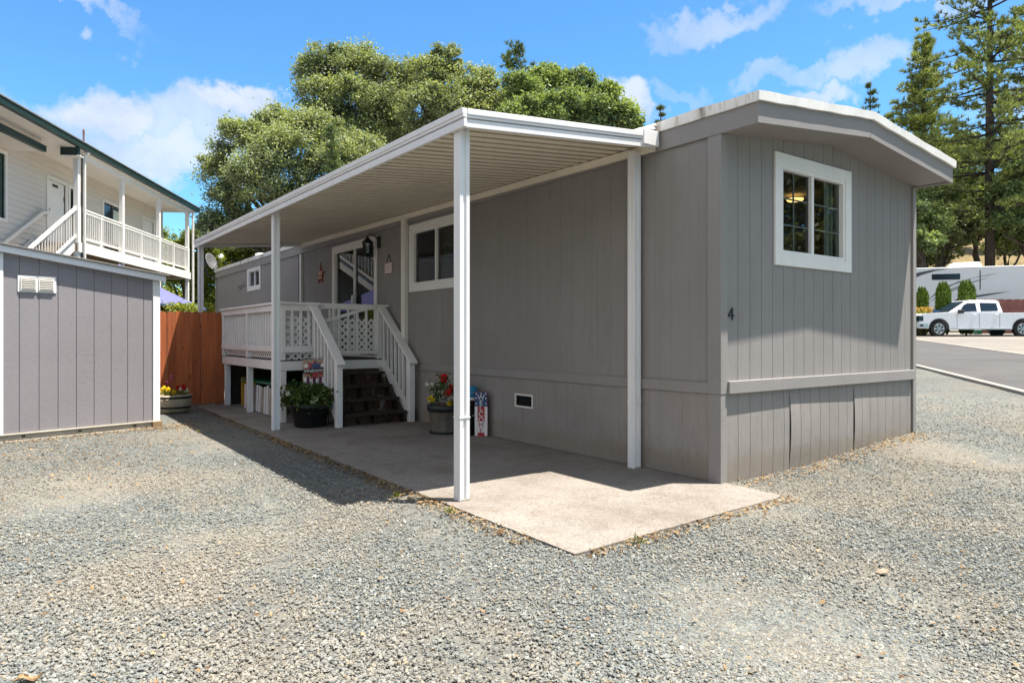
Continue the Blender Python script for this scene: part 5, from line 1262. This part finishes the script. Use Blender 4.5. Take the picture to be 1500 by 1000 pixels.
# lower eave over the near wall
MB().box(WX+0.03, -0.37, -8, -1.06, 6.02, 6.05).build('lower_soffit', M['cream'], ap)
lg = MB().box(-0.37, -0.25, -8, -1.02, 6.01, 6.14).box(-0.37, -0.235, -8, -1.02, 6.141, 6.16).build('gutter', M['green'], ap, bevel=0.012)
MB().box(WX+0.03, -0.37, -1.055, -1.03, 6.02, 6.30).build('lower_end_board', M['cream'], ap)
lap(-0.39, -8, -1.03, 6.16, 6.33, step=0.07).build('frieze_siding', M['creamwall'], ap)
for (x, y, h, r) in ((-0.9, -3.55, 1.08, 0.10), (-0.9, -2.0, 0.72, 0.026), (-0.9, 2.3, 0.76, 0.026)):
    zb = EZ+0.23+(GX-x)*0.30-0.05
    fl = MB().lathe([(r, 0), (r, h*0.8), (r*1.25, h*0.82), (r*1.25, h*0.94), (r*0.6, h)], (x, y, zb), 14).build('flue_pipe', M['pipe'], ap)

# ------------------------------------------------------------------ pickup truck beyond the road
tk = thing('pickup_truck', 'white crew-cab pickup truck parked on gravel in front of the grey trailer', 'pickup truck', G(20.50, 34.5), R(-YAW), local=True)
TW = 1.98; FWX, RWX, WRAD = 1.08, 5.30, 0.40
def arch(cx, r, n=10): return [(cx+r*math.cos(math.pi*i/n), 0.40+r*math.sin(math.pi*i/n)) for i in range(n+1)]
fa = arch(FWX, 0.50); ra = arch(RWX, 0.50)
low = [(0.06, 0.42), (0.0, 0.52), (0.02, 0.62), (0.08, 0.66), (0.10, 1.08), (0.22, 1.16), (1.55, 1.23), (1.75, 1.22), (4.33, 1.22), (4.36, 1.20), (6.55, 1.22), (6.60, 1.15), (6.58, 0.55)]
body_poly = low+[(5.85, 0.50)]+ra+[(4.78, 0.42), (1.60, 0.42)]+fa+[(0.55, 0.42)]
bd = MB(); cuts = []
bd.prism(body_poly, lambda p, q: (p[0], -0.0+TW*q, p[1]))
bd.build('body', M['truck'], tk, bevel=0.035)
cab = [(1.62, 1.225, 0), (2.55, 1.80, 0.16), (2.80, 1.86, 0.2), (4.10, 1.86, 0.2), (4.24, 1.80, 0.18), (4.34, 1.225, 0)]
MB().prism(cab, lambda p, q: (p[0], p[2]+0.02 if q == 0 else TW-p[2]-0.02, p[1])).build('cab', M['truck'], tk, bevel=0.04)
def sidewin(name, pts):
    yo = lambda z: 0.02+(z-1.225)/0.635*0.2-0.012
    MB().prism(pts, lambda p, q: (p[0], yo(p[1])+0.03*q, p[1])).build(name, M['carglass'], tk)
sidewin('window', [(2.12, 1.25), (3.02, 1.29), (3.02, 1.70), (2.62, 1.70), (2.40, 1.60)])
sidewin('window', [(3.22, 1.29), (4.06, 1.31), (4.10, 1.36), (4.08, 1.70), (3.24, 1.72)])
MB().prism([(1.70, 1.27, 0.1), (2.53, 1.77, 0.2), (2.52, 1.79, 0.2), (1.67, 1.275, 0.1)], lambda p, q: (p[0]-0.03, p[2]+0.04 if q == 0 else TW-p[2]-0.04, p[1]+0.02)).build('windscreen', M['carglass'], tk)
dl = MB()
for x in (2.0, 3.12, 4.15): dl.box(x-0.006, x+0.006, -0.004, 0.01, 0.46, 1.20)
dl.build('door_seam', M['plastic'], tk)
for x in (2.88, 4.0): MB().box(x-0.10, x+0.10, -0.035, -0.005, 1.075, 1.115).build('door_handle', M['truck'], tk, bevel=0.008)
MB().box(1.98, 2.22, -0.22, -0.03, 1.17, 1.36).build('mirror', M['plastic'], tk, bevel=0.03)
MB().box(1.55, 4.75, -0.06, 0.10, 0.36, 0.42).build('running_board', M['chrome'], tk, bevel=0.01)
MB().box(-0.06, 0.55, -0.02, TW+0.02, 0.44, 0.70).build('bumper', M['chrome'], tk, bevel=0.04)
MB().box(-0.07, -0.02, 0.05, TW-0.05, 0.50, 0.58).box(0.1, 0.28, -0.025, 0.0, 0.52, 0.62).build('bumper_grille', M['plastic'], tk)
MB().box(0.03, 0.12, 0.25, TW-0.25, 0.74, 1.06).build('grille', M['chrome'], tk, bevel=0.02)
for y0 in (-0.012, TW-0.30): MB().box(0.055, 0.30, y0, y0+0.31, 0.78, 1.05).build('headlight', M['carglass'], tk, bevel=0.03)
for y0 in (-0.02, TW-0.28):
    for cx in (FWX, RWX):
        yy = y0+0.02; inn = y0 > 1
        w_ = MB(); 
        w_.prism([(WRAD*math.cos(2*math.pi*k/28), WRAD*math.sin(2*math.pi*k/28)) for k in range(28)], lambda p, q: (cx+p[0], yy+0.26*q, WRAD+0.0+p[1]))
        wo = w_.build('wheel', M['tyre'], tk, bevel=0.03)
        ym = yy-0.004 if not inn else yy+0.255
        MB().prism([(0.25*math.cos(2*math.pi*k/24), 0.25*math.sin(2*math.pi*k/24)) for k in range(24)], lambda p, q: (cx+p[0], ym+0.01*q, WRAD+p[1])).build('rim_disc', M['plastic'], wo)
        sp2 = MB()
        for k in range(6):
            a = math.pi*2*k/6
            for da in (-0.13, 0.13): sp2.beam((cx+0.05*math.cos(a), ym-0.006, WRAD+0.05*math.sin(a)), (cx+0.245*math.cos(a+da), ym-0.006, WRAD+0.245*math.sin(a+da)), 0.045, 0.014, (0, 1, 0))
        sp2.tube([(cx+0.25*math.cos(2*math.pi*k/24), ym-0.004, WRAD+0.25*math.sin(2*math.pi*k/24)) for k in range(25)], 0.018, 6)
        sp2.ball((cx, ym-0.008, WRAD), (0.06, 0.015, 0.06)).build('rim', M['chrome'], wo)
    for cx in (FWX, RWX):
        yl = -0.012 if y0 < 1 else TW-0.02
        fl = MB(); pts = arch(cx, 0.53); pin = arch(cx, 0.47)
        fl.prism(pts+pin[::-1], lambda p, q: (p[0], yl+0.03*q, p[1])); fl.build('wheel_arch', M['plastic'], tk)
tag(MB().box(0, 0.27, 0, 0.3, 0.02, 0.22).box(-0.01, 0.28, -0.01, 0.31, 0.22, 0.25).build('storage_bin', M['greenplastic'], bevel=0.01), 'small green bin on the gravel behind the pickup truck', 'bin').location = G(25.35, 37.2)
bpy.data.objects['storage_bin'].rotation_euler = (0, 0, R(-YAW))

# ------------------------------------------------------------------ travel trailer
rv = thing('travel_trailer', 'long grey travel trailer with dark swoosh graphics behind the pickup truck', 'trailer', G(23.1, 41.5), R(-YAW-17), local=True)
RB, RTT, RL_, RW_ = 0.62, 3.75, 10.5, 2.5
prof = [(0.35, RB+0.1), (0.10, RB+0.5), (0.0, 1.6), (0.10, 2.5), (0.45, 3.35), (0.85, 3.65), (1.3, RTT), (RL_-0.2, RTT+0.02), (RL_, RTT-0.2), (RL_, RB), (0.8, RB)]
MB().prism(prof, lambda p, q: (p[0], RW_*q, p[1])).build('body', M['rv'], rv, bevel=0.05)
MB().box(0.9, RL_-0.1, -0.015, RW_+0.015, RTT+0.0, RTT+0.075).build('roof_rail', M['rvwhite'], rv, bevel=0.03)
def gfx(pts, m, name='graphic'): MB().prism(pts, lambda p, q: (p[0], -0.006+0.01*q, p[1])).build(name, m, rv)
gfx([(0.12, 2.55), (0.9, 3.05), (1.6, 3.40), (2.3, 3.62), (3.0, 3.70), (2.2, 3.70), (1.4, 3.55), (0.8, 3.25), (0.2, 2.75)], M['rvdark'])
gfx([(0.08, 2.25), (0.6, 2.50), (1.2, 2.85), (0.7, 2.68), (0.14, 2.42)], M['rvmid'])
gfx([(0.32, 3.05), (0.8, 3.50), (1.1, 3.60), (0.65, 3.52), (0.42, 3.28)], M['rvdark'])
gfx([(1.9, 1.85), (2.5, 2.35), (3.3, 2.80), (4.3, 3.15), (5.0, 3.32), (5.7, 3.42), (4.6, 3.24), (3.5, 2.95), (2.5, 2.50)], M['rvdark'])
gfx([(1.95, 1.75), (2.8, 2.2), (4.0, 2.75), (5.2, 3.22), (3.8, 2.82), (2.7, 2.36)], M['rvmid'])
gfx([(3.2, 1.75), (4.3, 1.98), (5.6, 2.22), (6.2, 2.34), (5.4, 2.26), (4.2, 2.10), (3.4, 1.90)], M['rvdark'])
gfx([(7.6, 1.0), (9.0, 1.18), (10.4, 1.42), (10.4, 1.54), (9.0, 1.32), (7.8, 1.12)], M['rvdark'])
gfx([(4.60, 2.45), (4.66, 2.45), (4.66, 3.60), (4.60, 3.60)], M['rvdark'], 'slide_seam')
MB().box(2.12, 3.62, -0.03, 0.05, 3.08, 3.44).build('window', M['carglass'], rv, bevel=0.10)
MB().hexa([(3.3, 0.7, RTT+0.07), (5.0, 0.7, RTT+0.07), (5.0, 1.6, RTT+0.07), (3.3, 1.6, RTT+0.07), (3.45, 0.75, RTT+0.40), (4.9, 0.75, RTT+0.43), (4.9, 1.55, RTT+0.43), (3.45, 1.55, RTT+0.40)]).build('air_conditioner', M['rvwhite'], rv, bevel=0.08)
MB().hexa([(7.4, 0.9, RTT+0.07), (8.1, 0.9, RTT+0.07), (8.1, 1.5, RTT+0.07), (7.4, 1.5, RTT+0.07), (7.5, 0.95, RTT+0.24), (8.0, 0.95, RTT+0.24), (8.0, 1.45, RTT+0.24), (7.5, 1.45, RTT+0.24)]).build('roof_vent', M['rvwhite'], rv, bevel=0.04)
for x in (6.2, 7.2):
    MB().prism([(0.38*math.cos(2*math.pi*k/24), 0.38*math.sin(2*math.pi*k/24)) for k in range(24)], lambda p, q: (x+p[0], 0.02+0.25*q, 0.38+p[1])).build('wheel', M['tyre'], rv, bevel=0.02)
MB().box(1.2, 1.3, 0.3, 0.4, 0.0, RB).box(1.2, 1.3, 2.1, 2.2, 0.0, RB).build('landing_leg', M['plastic'], rv)

# arborvitae in a row, hedge, cabinet and red fence beside the trailer
def arbor(label, X, D, w, h):
    bx = G(X, D); t = thing('arborvitae', label, 'shrub', bx, group='arborvitae in a row before the trailer')
    n = 5200; u = rng.random(n)**0.8; a = rng.uniform(0, 2*math.pi, n)
    r = w/2*np.minimum(1, (1.02-u)*5)**0.5*(0.75+0.25*np.minimum(1, u*5))*(1+0.10*np.sin(a*3+u*7))
    r = r*(0.75+0.28*rng.random(n))
    top_ = h*(1+0.05*np.sin(a*4)+0.10*(rng.random(n)-0.5))
    p = np.stack([r*np.cos(a), r*np.sin(a), 0.1+u*top_], 1)
    d = unit(np.stack([np.cos(a)*0.35, np.sin(a)*0.35, np.ones(n)], 1)+rng.normal(0, 0.25, (n, 3))); s = unit(np.cross(d, rng.normal(size=(n, 3))))
    v = np.empty((n, 4, 3)); v[:, 0] = p-d*0.09; v[:, 1] = p+s*0.035; v[:, 2] = p+d*0.13; v[:, 3] = p-s*0.035
    link('foliage', npmesh('foliage', v.reshape(-1, 3), 4), M['arbor'], t)
    MB().tube([(bx.x, bx.y, bx.z-0.1), (bx.x, bx.y, bx.z+h*0.8)], [0.06, 0.02], 6).build('trunk', M['bark'], t)
arbor('shortest arborvitae, nearest the home wall and orange hedge', 21.62, 36.0, 0.52, 2.25)
arbor('middle arborvitae of the three before the trailer', 22.72, 36.0, 0.64, 2.50)
arbor('right arborvitae, standing closest behind the truck cab', 23.95, 36.0, 0.74, 2.58)
hb = G(21.1, 35.2)
t = thing('hedge', 'low hedge with orange tips ahead of the truck bonnet', 'hedge', hb, R(-YAW), local=True)
link('foliage', npmesh('foliage', leafquads(bushpts(5000, -2.6, 0.45, -0.15, 0.8, 0.05, 1.20), 0.045, 0.025), 4), M['limeleaf'], t)
link('flower_tips', npmesh('flower_tips', leafquads(bushpts(2600, -2.55, 0.42, -0.12, 0.8, 1.20, 1.42), 0.045, 0.025), 4), M['hedgeorange'], t)
MB().box(-2.4, 0.3, 0.05, 0.65, 0.0, 1.15).build('branches', M['bark'], t)
ub = G(22.15, 37.6)
t = thing('utility_cabinet', 'white framed cabinet with dark opening between two arborvitae', 'cabinet', ub, R(-YAW), local=True)
MB().box(-0.28, -0.20, 0, 0.4, 0, 1.5).box(0.20, 0.28, 0, 0.4, 0, 1.5).box(-0.28, 0.28, 0, 0.4, 1.501, 1.75).build('frame', M['cream'], t)
MB().box(-0.20, 0.20, 0.05, 0.4, 0, 1.5).build('recess', M['dark'], t)
t = thing('red_fence', 'low red-brown board fence showing above the truck bed', 'fence', G(26.1, 37.5), R(-YAW), local=True)
mb = MB()
for k in range(26): mb.box(k*0.15-0.3, k*0.15-0.158, 0, 0.02, 0.05, 1.92+0.02*math.sin(k*2.1))
mb.build('fence_boards', M['redfence'], t)
MB().box(-0.3, 3.6, 0.021, 0.06, 0.4, 0.5).box(-0.3, 3.6, 0.021, 0.06, 1.5, 1.6).build('rail', M['redfence'], t)

tree('broadleaf_tree', 'unseen dense evergreen added between shed and apartment to block pane reflections', (-11.5, 10.0), [(-11.5, 10, 1.6, 1.3), (-11.2, 10.5, 3.0, 1.5), (-11.9, 9.6, 3.2, 1.4), (-11.4, 10.2, 4.4, 1.2), (-12.6, 8.6, 2.2, 1.5)], 20000, 'oakleaf2', 0.08, 0.045, 0.16)  # out-of-view tree added to block bright building reflections in the panes
# neighbouring home across the gravel drive (outside the frame, mirrored in the door and window panes)
t = thing('neighbouring_home', 'low tan neighbouring home with brown shingled roof across the gravel drive', 'house', (-12.5, 1.0, 0))
MB().box(-15.0, -11.0, -5.0, 7.5, 0.0, 2.9).build('wall', paint('tan_stucco', (0.30, 0.24, 0.18), 0.8), t)
MB().prism([(-15.5, 2.85), (-10.5, 2.85), (-13.0, 4.5)], lambda p, q: (p[0], -5.5+13.5*q, p[1])).build('roof', paint('brown_shingle', (0.16, 0.115, 0.085), 0.9, 0.25, 4, (3, 3, 40), 1.0, 0.5, 0.01, fine=0.4), t)
for y in (-2.5, 3.5): MB().box(-11.0, -10.98, y-0.7, y+0.7, 1.1, 2.2).build('window', dk, t)
tree('oak_tree', 'tall oak across the road behind the viewer', (16.0, -6.0), [(14, -5, 6, 3.0), (17, -7, 9, 3.4), (15, -8, 5, 2.8), (18, -4, 6, 3.0)], 22000, 'oakleaf', 0.12, 0.07, 0.35)
tree('oak_tree', 'unseen oak added on the far road verge to darken the end window reflection', (21.5, 7.5), [(20.5, 8, 4, 2.6), (22, 7, 7.5, 3.2), (23, 10, 5, 3.0), (21, 5, 5, 2.8), (22, 12, 7, 2.8)], 30000, 'oakleaf', 0.12, 0.07, 0.35)  # out-of-view oak added where the end window would mirror bright sky
tree('oak_tree', 'round oak further back across the road', (11.0, -15.0), [(9, -14, 6, 3.0), (12, -16, 9, 3.4), (13, -13, 5, 2.8), (8, -17, 8, 3.0)], 22000, 'oakleaf', 0.12, 0.07, 0.35)
tree('oak_tree', 'dark oak behind the parking gravel', (-4.0, -17.0), [(-4, -16, 6, 3.0), (-7, -17, 8, 3.4), (-2, -18, 8, 3.0), (2, -17, 6, 3.2)], 22000, 'oakleaf', 0.12, 0.07, 0.35)
# ------------------------------------------------------------------ small weeds
for (x, y, lab, nm, hh, m) in ((-1.87, -0.78, 'thin green weed sprouting at the front edge of the slab', 'weed', 0.09, 'weed'), (-2.44, 0.55, 'green weed at the slab edge by the front post', 'weed', 0.08, 'weed'),
                            (-2.52, 1.25, 'small weed in the carport shadow beside the slab', 'weed', 0.08, 'weed'), (-3.0, 6.2, 'low green weed on gravel near the shed corner', 'weed', 0.06, 'weed')):
    n = 18; c = np.zeros((n, 3)); d = unit(rng.normal(size=(n, 3))*0.6+np.array([0, 0, 1.0])); s = unit(np.cross(d, rng.normal(size=(n, 3))))
    ln = hh*rng.uniform(0.4, 1, (n, 1)); c[:, :2] = rng.normal(0, 0.010, (n, 2))
    v = np.empty((n, 4, 3)); v[:, 0] = c; v[:, 1] = c+d*ln*0.6+s*0.006; v[:, 2] = c+d*ln; v[:, 3] = c+d*ln*0.6-s*0.006
    o = link(nm, npmesh(nm, v.reshape(-1, 3), 4), M[m]); o.location = (x, y, 0); tag(o, lab, 'weed')
# a curled dry leaf on the gravel at left
mb = MB(); bx = P(-1.82, 2.57); n = 6
for i in range(n):
    for j in range(4):
        q = lambda i, j: (bx.x+(i/n-0.5)*0.085, bx.y+(j/4-0.5)*0.05*math.sin(math.pi*(i+0.4)/(n+0.8)), 0.012+0.018*abs(j/4-0.5)+0.012*math.sin(i*1.1))
        mb.add([q(i, j), q(i+1, j), q(i+1, j+1), q(i, j+1)], [(0, 1, 2, 3)])
tag(mb.build('dry_leaf', M['litter']), 'curled tan dry leaf lying on gravel at lower left', 'leaf')
# flat pale stone
tag(MB().ball(P(2.05, 3.78, 0.002), (0.06, 0.03, 0.010), 7, 5).build('flat_stone', paint('buff_stone', (0.22, 0.17, 0.125), 0.9, 0.25, 20)), 'flat buff stone lying in the gravel at right', 'stone')

# ------------------------------------------------------------------ light, sky, camera
sun_dir = Vector((0.727, -0.625, 2.98)).normalized()
el = math.asin(sun_dir.z); az = math.atan2(sun_dir.x, sun_dir.y)
ld = bpy.data.lights.new('sun', 'SUN'); ld.energy = 5.0; ld.angle = R(0.53); ld.color = (1.0, 0.94, 0.85)
lo = bpy.data.objects.new('sun', ld); C.objects.link(lo); lo.rotation_euler = sun_dir.to_track_quat('Z', 'Y').to_euler(); lo.location = (10, -8, 40)
w = bpy.data.worlds.new('World'); sc.world = w; w.use_nodes = True
nt = w.node_tree; bg = nt.nodes['Background']; bg.inputs[1].default_value = 0.13
sky = N(nt, 'ShaderNodeTexSky', sky_type='NISHITA'); sky.sun_disc = False; sky.sun_elevation = el; sky.sun_rotation = az
sky.air_density = 1.0; sky.dust_density = 0.3; sky.ozone_density = 2.0
tc = N(nt, 'ShaderNodeTexCoord')
def cloud(cx, cy, rx, ry, amt, soft=0.9):
    """a cloud bank in direction space: centred on a bearing, with noise-broken edges"""
    d = (P((cx-750)/1000, 1.0, CH+(493-cy)/1000)-Vector((CX, CY, CH))).normalized()
    e1 = d.cross(Vector((0, 0, 1))).normalized(); e2 = e1.cross(d)
    outs = []
    for e, r in ((e1, rx/1000), (e2, ry/1000)):
        n = N(nt, 'ShaderNodeVectorMath', operation='DOT_PRODUCT'); nt.links.new(warp, n.inputs[0]); n.inputs[1].default_value = tuple(e)
        m = N(nt, 'ShaderNodeMath', operation='DIVIDE'); nt.links.new(n.outputs['Value'], m.inputs[0]); m.inputs[1].default_value = r
        p = N(nt, 'ShaderNodeMath', operation='MULTIPLY'); nt.links.new(m.outputs[0], p.inputs[0]); nt.links.new(m.outputs[0], p.inputs[1]); outs.append(p.outputs[0])
    a = N(nt, 'ShaderNodeMath', operation='ADD'); nt.links.new(outs[0], a.inputs[0]); nt.links.new(outs[1], a.inputs[1])
    fr = N(nt, 'ShaderNodeVectorMath', operation='DOT_PRODUCT'); nt.links.new(warp, fr.inputs[0]); fr.inputs[1].default_value = tuple(d)
    back = N(nt, 'ShaderNodeMath', operation='LESS_THAN'); nt.links.new(fr.outputs['Value'], back.inputs[0]); back.inputs[1].default_value = 0.3
    a2 = N(nt, 'ShaderNodeMath', operation='MULTIPLY_ADD'); nt.links.new(back.outputs[0], a2.inputs[0]); a2.inputs[1].default_value = 50.0; nt.links.new(a.outputs[0], a2.inputs[2])
    mr = N(nt, 'ShaderNodeMapRange', interpolation_type='SMOOTHSTEP'); nt.links.new(a2.outputs[0], mr.inputs[0])
    mr.inputs[1].default_value = 1.0; mr.inputs[2].default_value = 1.0-soft; mr.inputs[3].default_value = 0.0; mr.inputs[4].default_value = amt
    return mr.outputs[0]
n1 = noise(nt, tc.outputs['Generated'], 7.0, 7, 0.58); n1b = noise(nt, tc.outputs['Generated'], 26.0, 5, 0.6)
def wsum(a, ka, b, kb):
    o = []
    for s_, k in ((a, ka), (b, kb)):
        sub = N(nt, 'ShaderNodeVectorMath', operation='SUBTRACT'); nt.links.new(s_, sub.inputs[0]); sub.inputs[1].default_value = (0.5, 0.5, 0.5)
        scl = N(nt, 'ShaderNodeVectorMath', operation='SCALE'); nt.links.new(sub.outputs[0], scl.inputs[0]); scl.inputs['Scale'].default_value = k; o.append(scl.outputs[0])
    ad = N(nt, 'ShaderNodeVectorMath', operation='ADD'); nt.links.new(o[0], ad.inputs[0]); nt.links.new(o[1], ad.inputs[1]); return ad.outputs[0]
wp = N(nt, 'ShaderNodeVectorMath', operation='ADD'); nt.links.new(tc.outputs['Generated'], wp.inputs[0]); nt.links.new(wsum(n1.outputs[1], 0.20, n1b.outputs[1], 0.06), wp.inputs[1])
warp = wp.outputs[0]
tot = None
for c_ in ((150, 165, 110, 45, 0.85), (290, 185, 120, 55, 0.6), (230, 240, 150, 45, 0.75), (120, 210, 120, 60, 0.6), (350, 155, 70, 30, 0.8), (60, 8, 120, 16, 0.45),
           (1260, 85, 75, 28, 0.5), (1215, 140, 55, 22, 0.65), (1150, 95, 60, 20, 0.35), (930, 145, 45, 36, 0.75), (1060, 5, 90, 26, 0.5), (1320, 0, 110, 16, 0.4), (990, 30, 60, 18, 0.3), (1010, 110, 50, 14, 0.25),
           (1750, 120, 200, 60, 0.7), (-300, 150, 220, 80, 0.8)):
    o_ = cloud(*c_)
    if tot is None: tot = o_
    else:
        m = N(nt, 'ShaderNodeMath', operation='MAXIMUM'); nt.links.new(tot, m.inputs[0]); nt.links.new(o_, m.inputs[1]); tot = m.outputs[0]
n2 = noise(nt, tc.outputs['Generated'], 11.0, 6, 0.6)
cr = ramp(nt, [(0.35, (1.85, 2.1, 2.6)), (0.62, (2.65, 2.7, 2.8))]); nt.links.new(n2.outputs[0], cr.inputs[0])
hs_ = N(nt, 'ShaderNodeHueSaturation'); hs_.inputs['Saturation'].default_value = 1.0; hs_.inputs['Value'].default_value = 1.0; nt.links.new(sky.outputs[0], hs_.inputs['Color'])
sxyz = N(nt, 'ShaderNodeSeparateXYZ'); nt.links.new(tc.outputs['Generated'], sxyz.inputs[0])
er = ramp(nt, [(0.0, (0.345, 0.58, 0.67)), (0.45, (0.28, 0.515, 0.67)), (1.0, (0.25, 0.42, 0.52))]); nt.links.new(sxyz.outputs[2], er.inputs[0])
blue = mix(nt, hs_.outputs[0], er.outputs[0], 1.0, 'MULTIPLY')
n5 = noise(nt, tc.outputs['Generated'], 2.6, 6, 0.6)
r5 = ramp(nt, [(0.40, (0, 0, 0)), (0.58, (1, 1, 1))]); nt.links.new(n5.outputs[0], r5.inputs[0])
hi = N(nt, 'ShaderNodeMapRange', interpolation_type='SMOOTHSTEP'); nt.links.new(sxyz.outputs[2], hi.inputs[0]); hi.inputs[1].default_value = 0.44; hi.inputs[2].default_value = 0.60
dpb = N(nt, 'ShaderNodeVectorMath', operation='DOT_PRODUCT'); nt.links.new(tc.outputs['Generated'], dpb.inputs[0]); dpb.inputs[1].default_value = (-1, 0, 0)
bk = N(nt, 'ShaderNodeMapRange', interpolation_type='SMOOTHSTEP'); nt.links.new(dpb.outputs['Value'], bk.inputs[0]); bk.inputs[1].default_value = 0.30; bk.inputs[2].default_value = 0.60
mxh = N(nt, 'ShaderNodeMath', operation='MAXIMUM'); nt.links.new(hi.outputs[0], mxh.inputs[0]); nt.links.new(bk.outputs[0], mxh.inputs[1])
ov = N(nt, 'ShaderNodeMath', operation='MULTIPLY'); nt.links.new(r5.outputs[0], ov.inputs[0]); nt.links.new(mxh.outputs[0], ov.inputs[1])
blue = mix(nt, blue, (4.1, 3.95, 3.7), ov.outputs[0])  # unseen bright cloud added overhead and to the left to lift the fill
colr = mix(nt, blue, cr.outputs[0], tot)
nt.links.new(colr, bg.inputs[0])
cam = bpy.data.cameras.new('camera'); co = bpy.data.objects.new('camera', cam); C.objects.link(co)
co.location = (CX, CY, CH); co.rotation_euler = (R(90), 0, R(-YAW))
cam.lens = 24.0; cam.sensor_width = 36.0; cam.shift_y = -7/1500; cam.clip_end = 2000; cam.clip_start = 0.05
sc.camera = co
sc.view_settings.view_transform = 'Standard'; sc.view_settings.look = 'None'; sc.view_settings.gamma = 1.0
sc.view_settings.exposure = 1.5
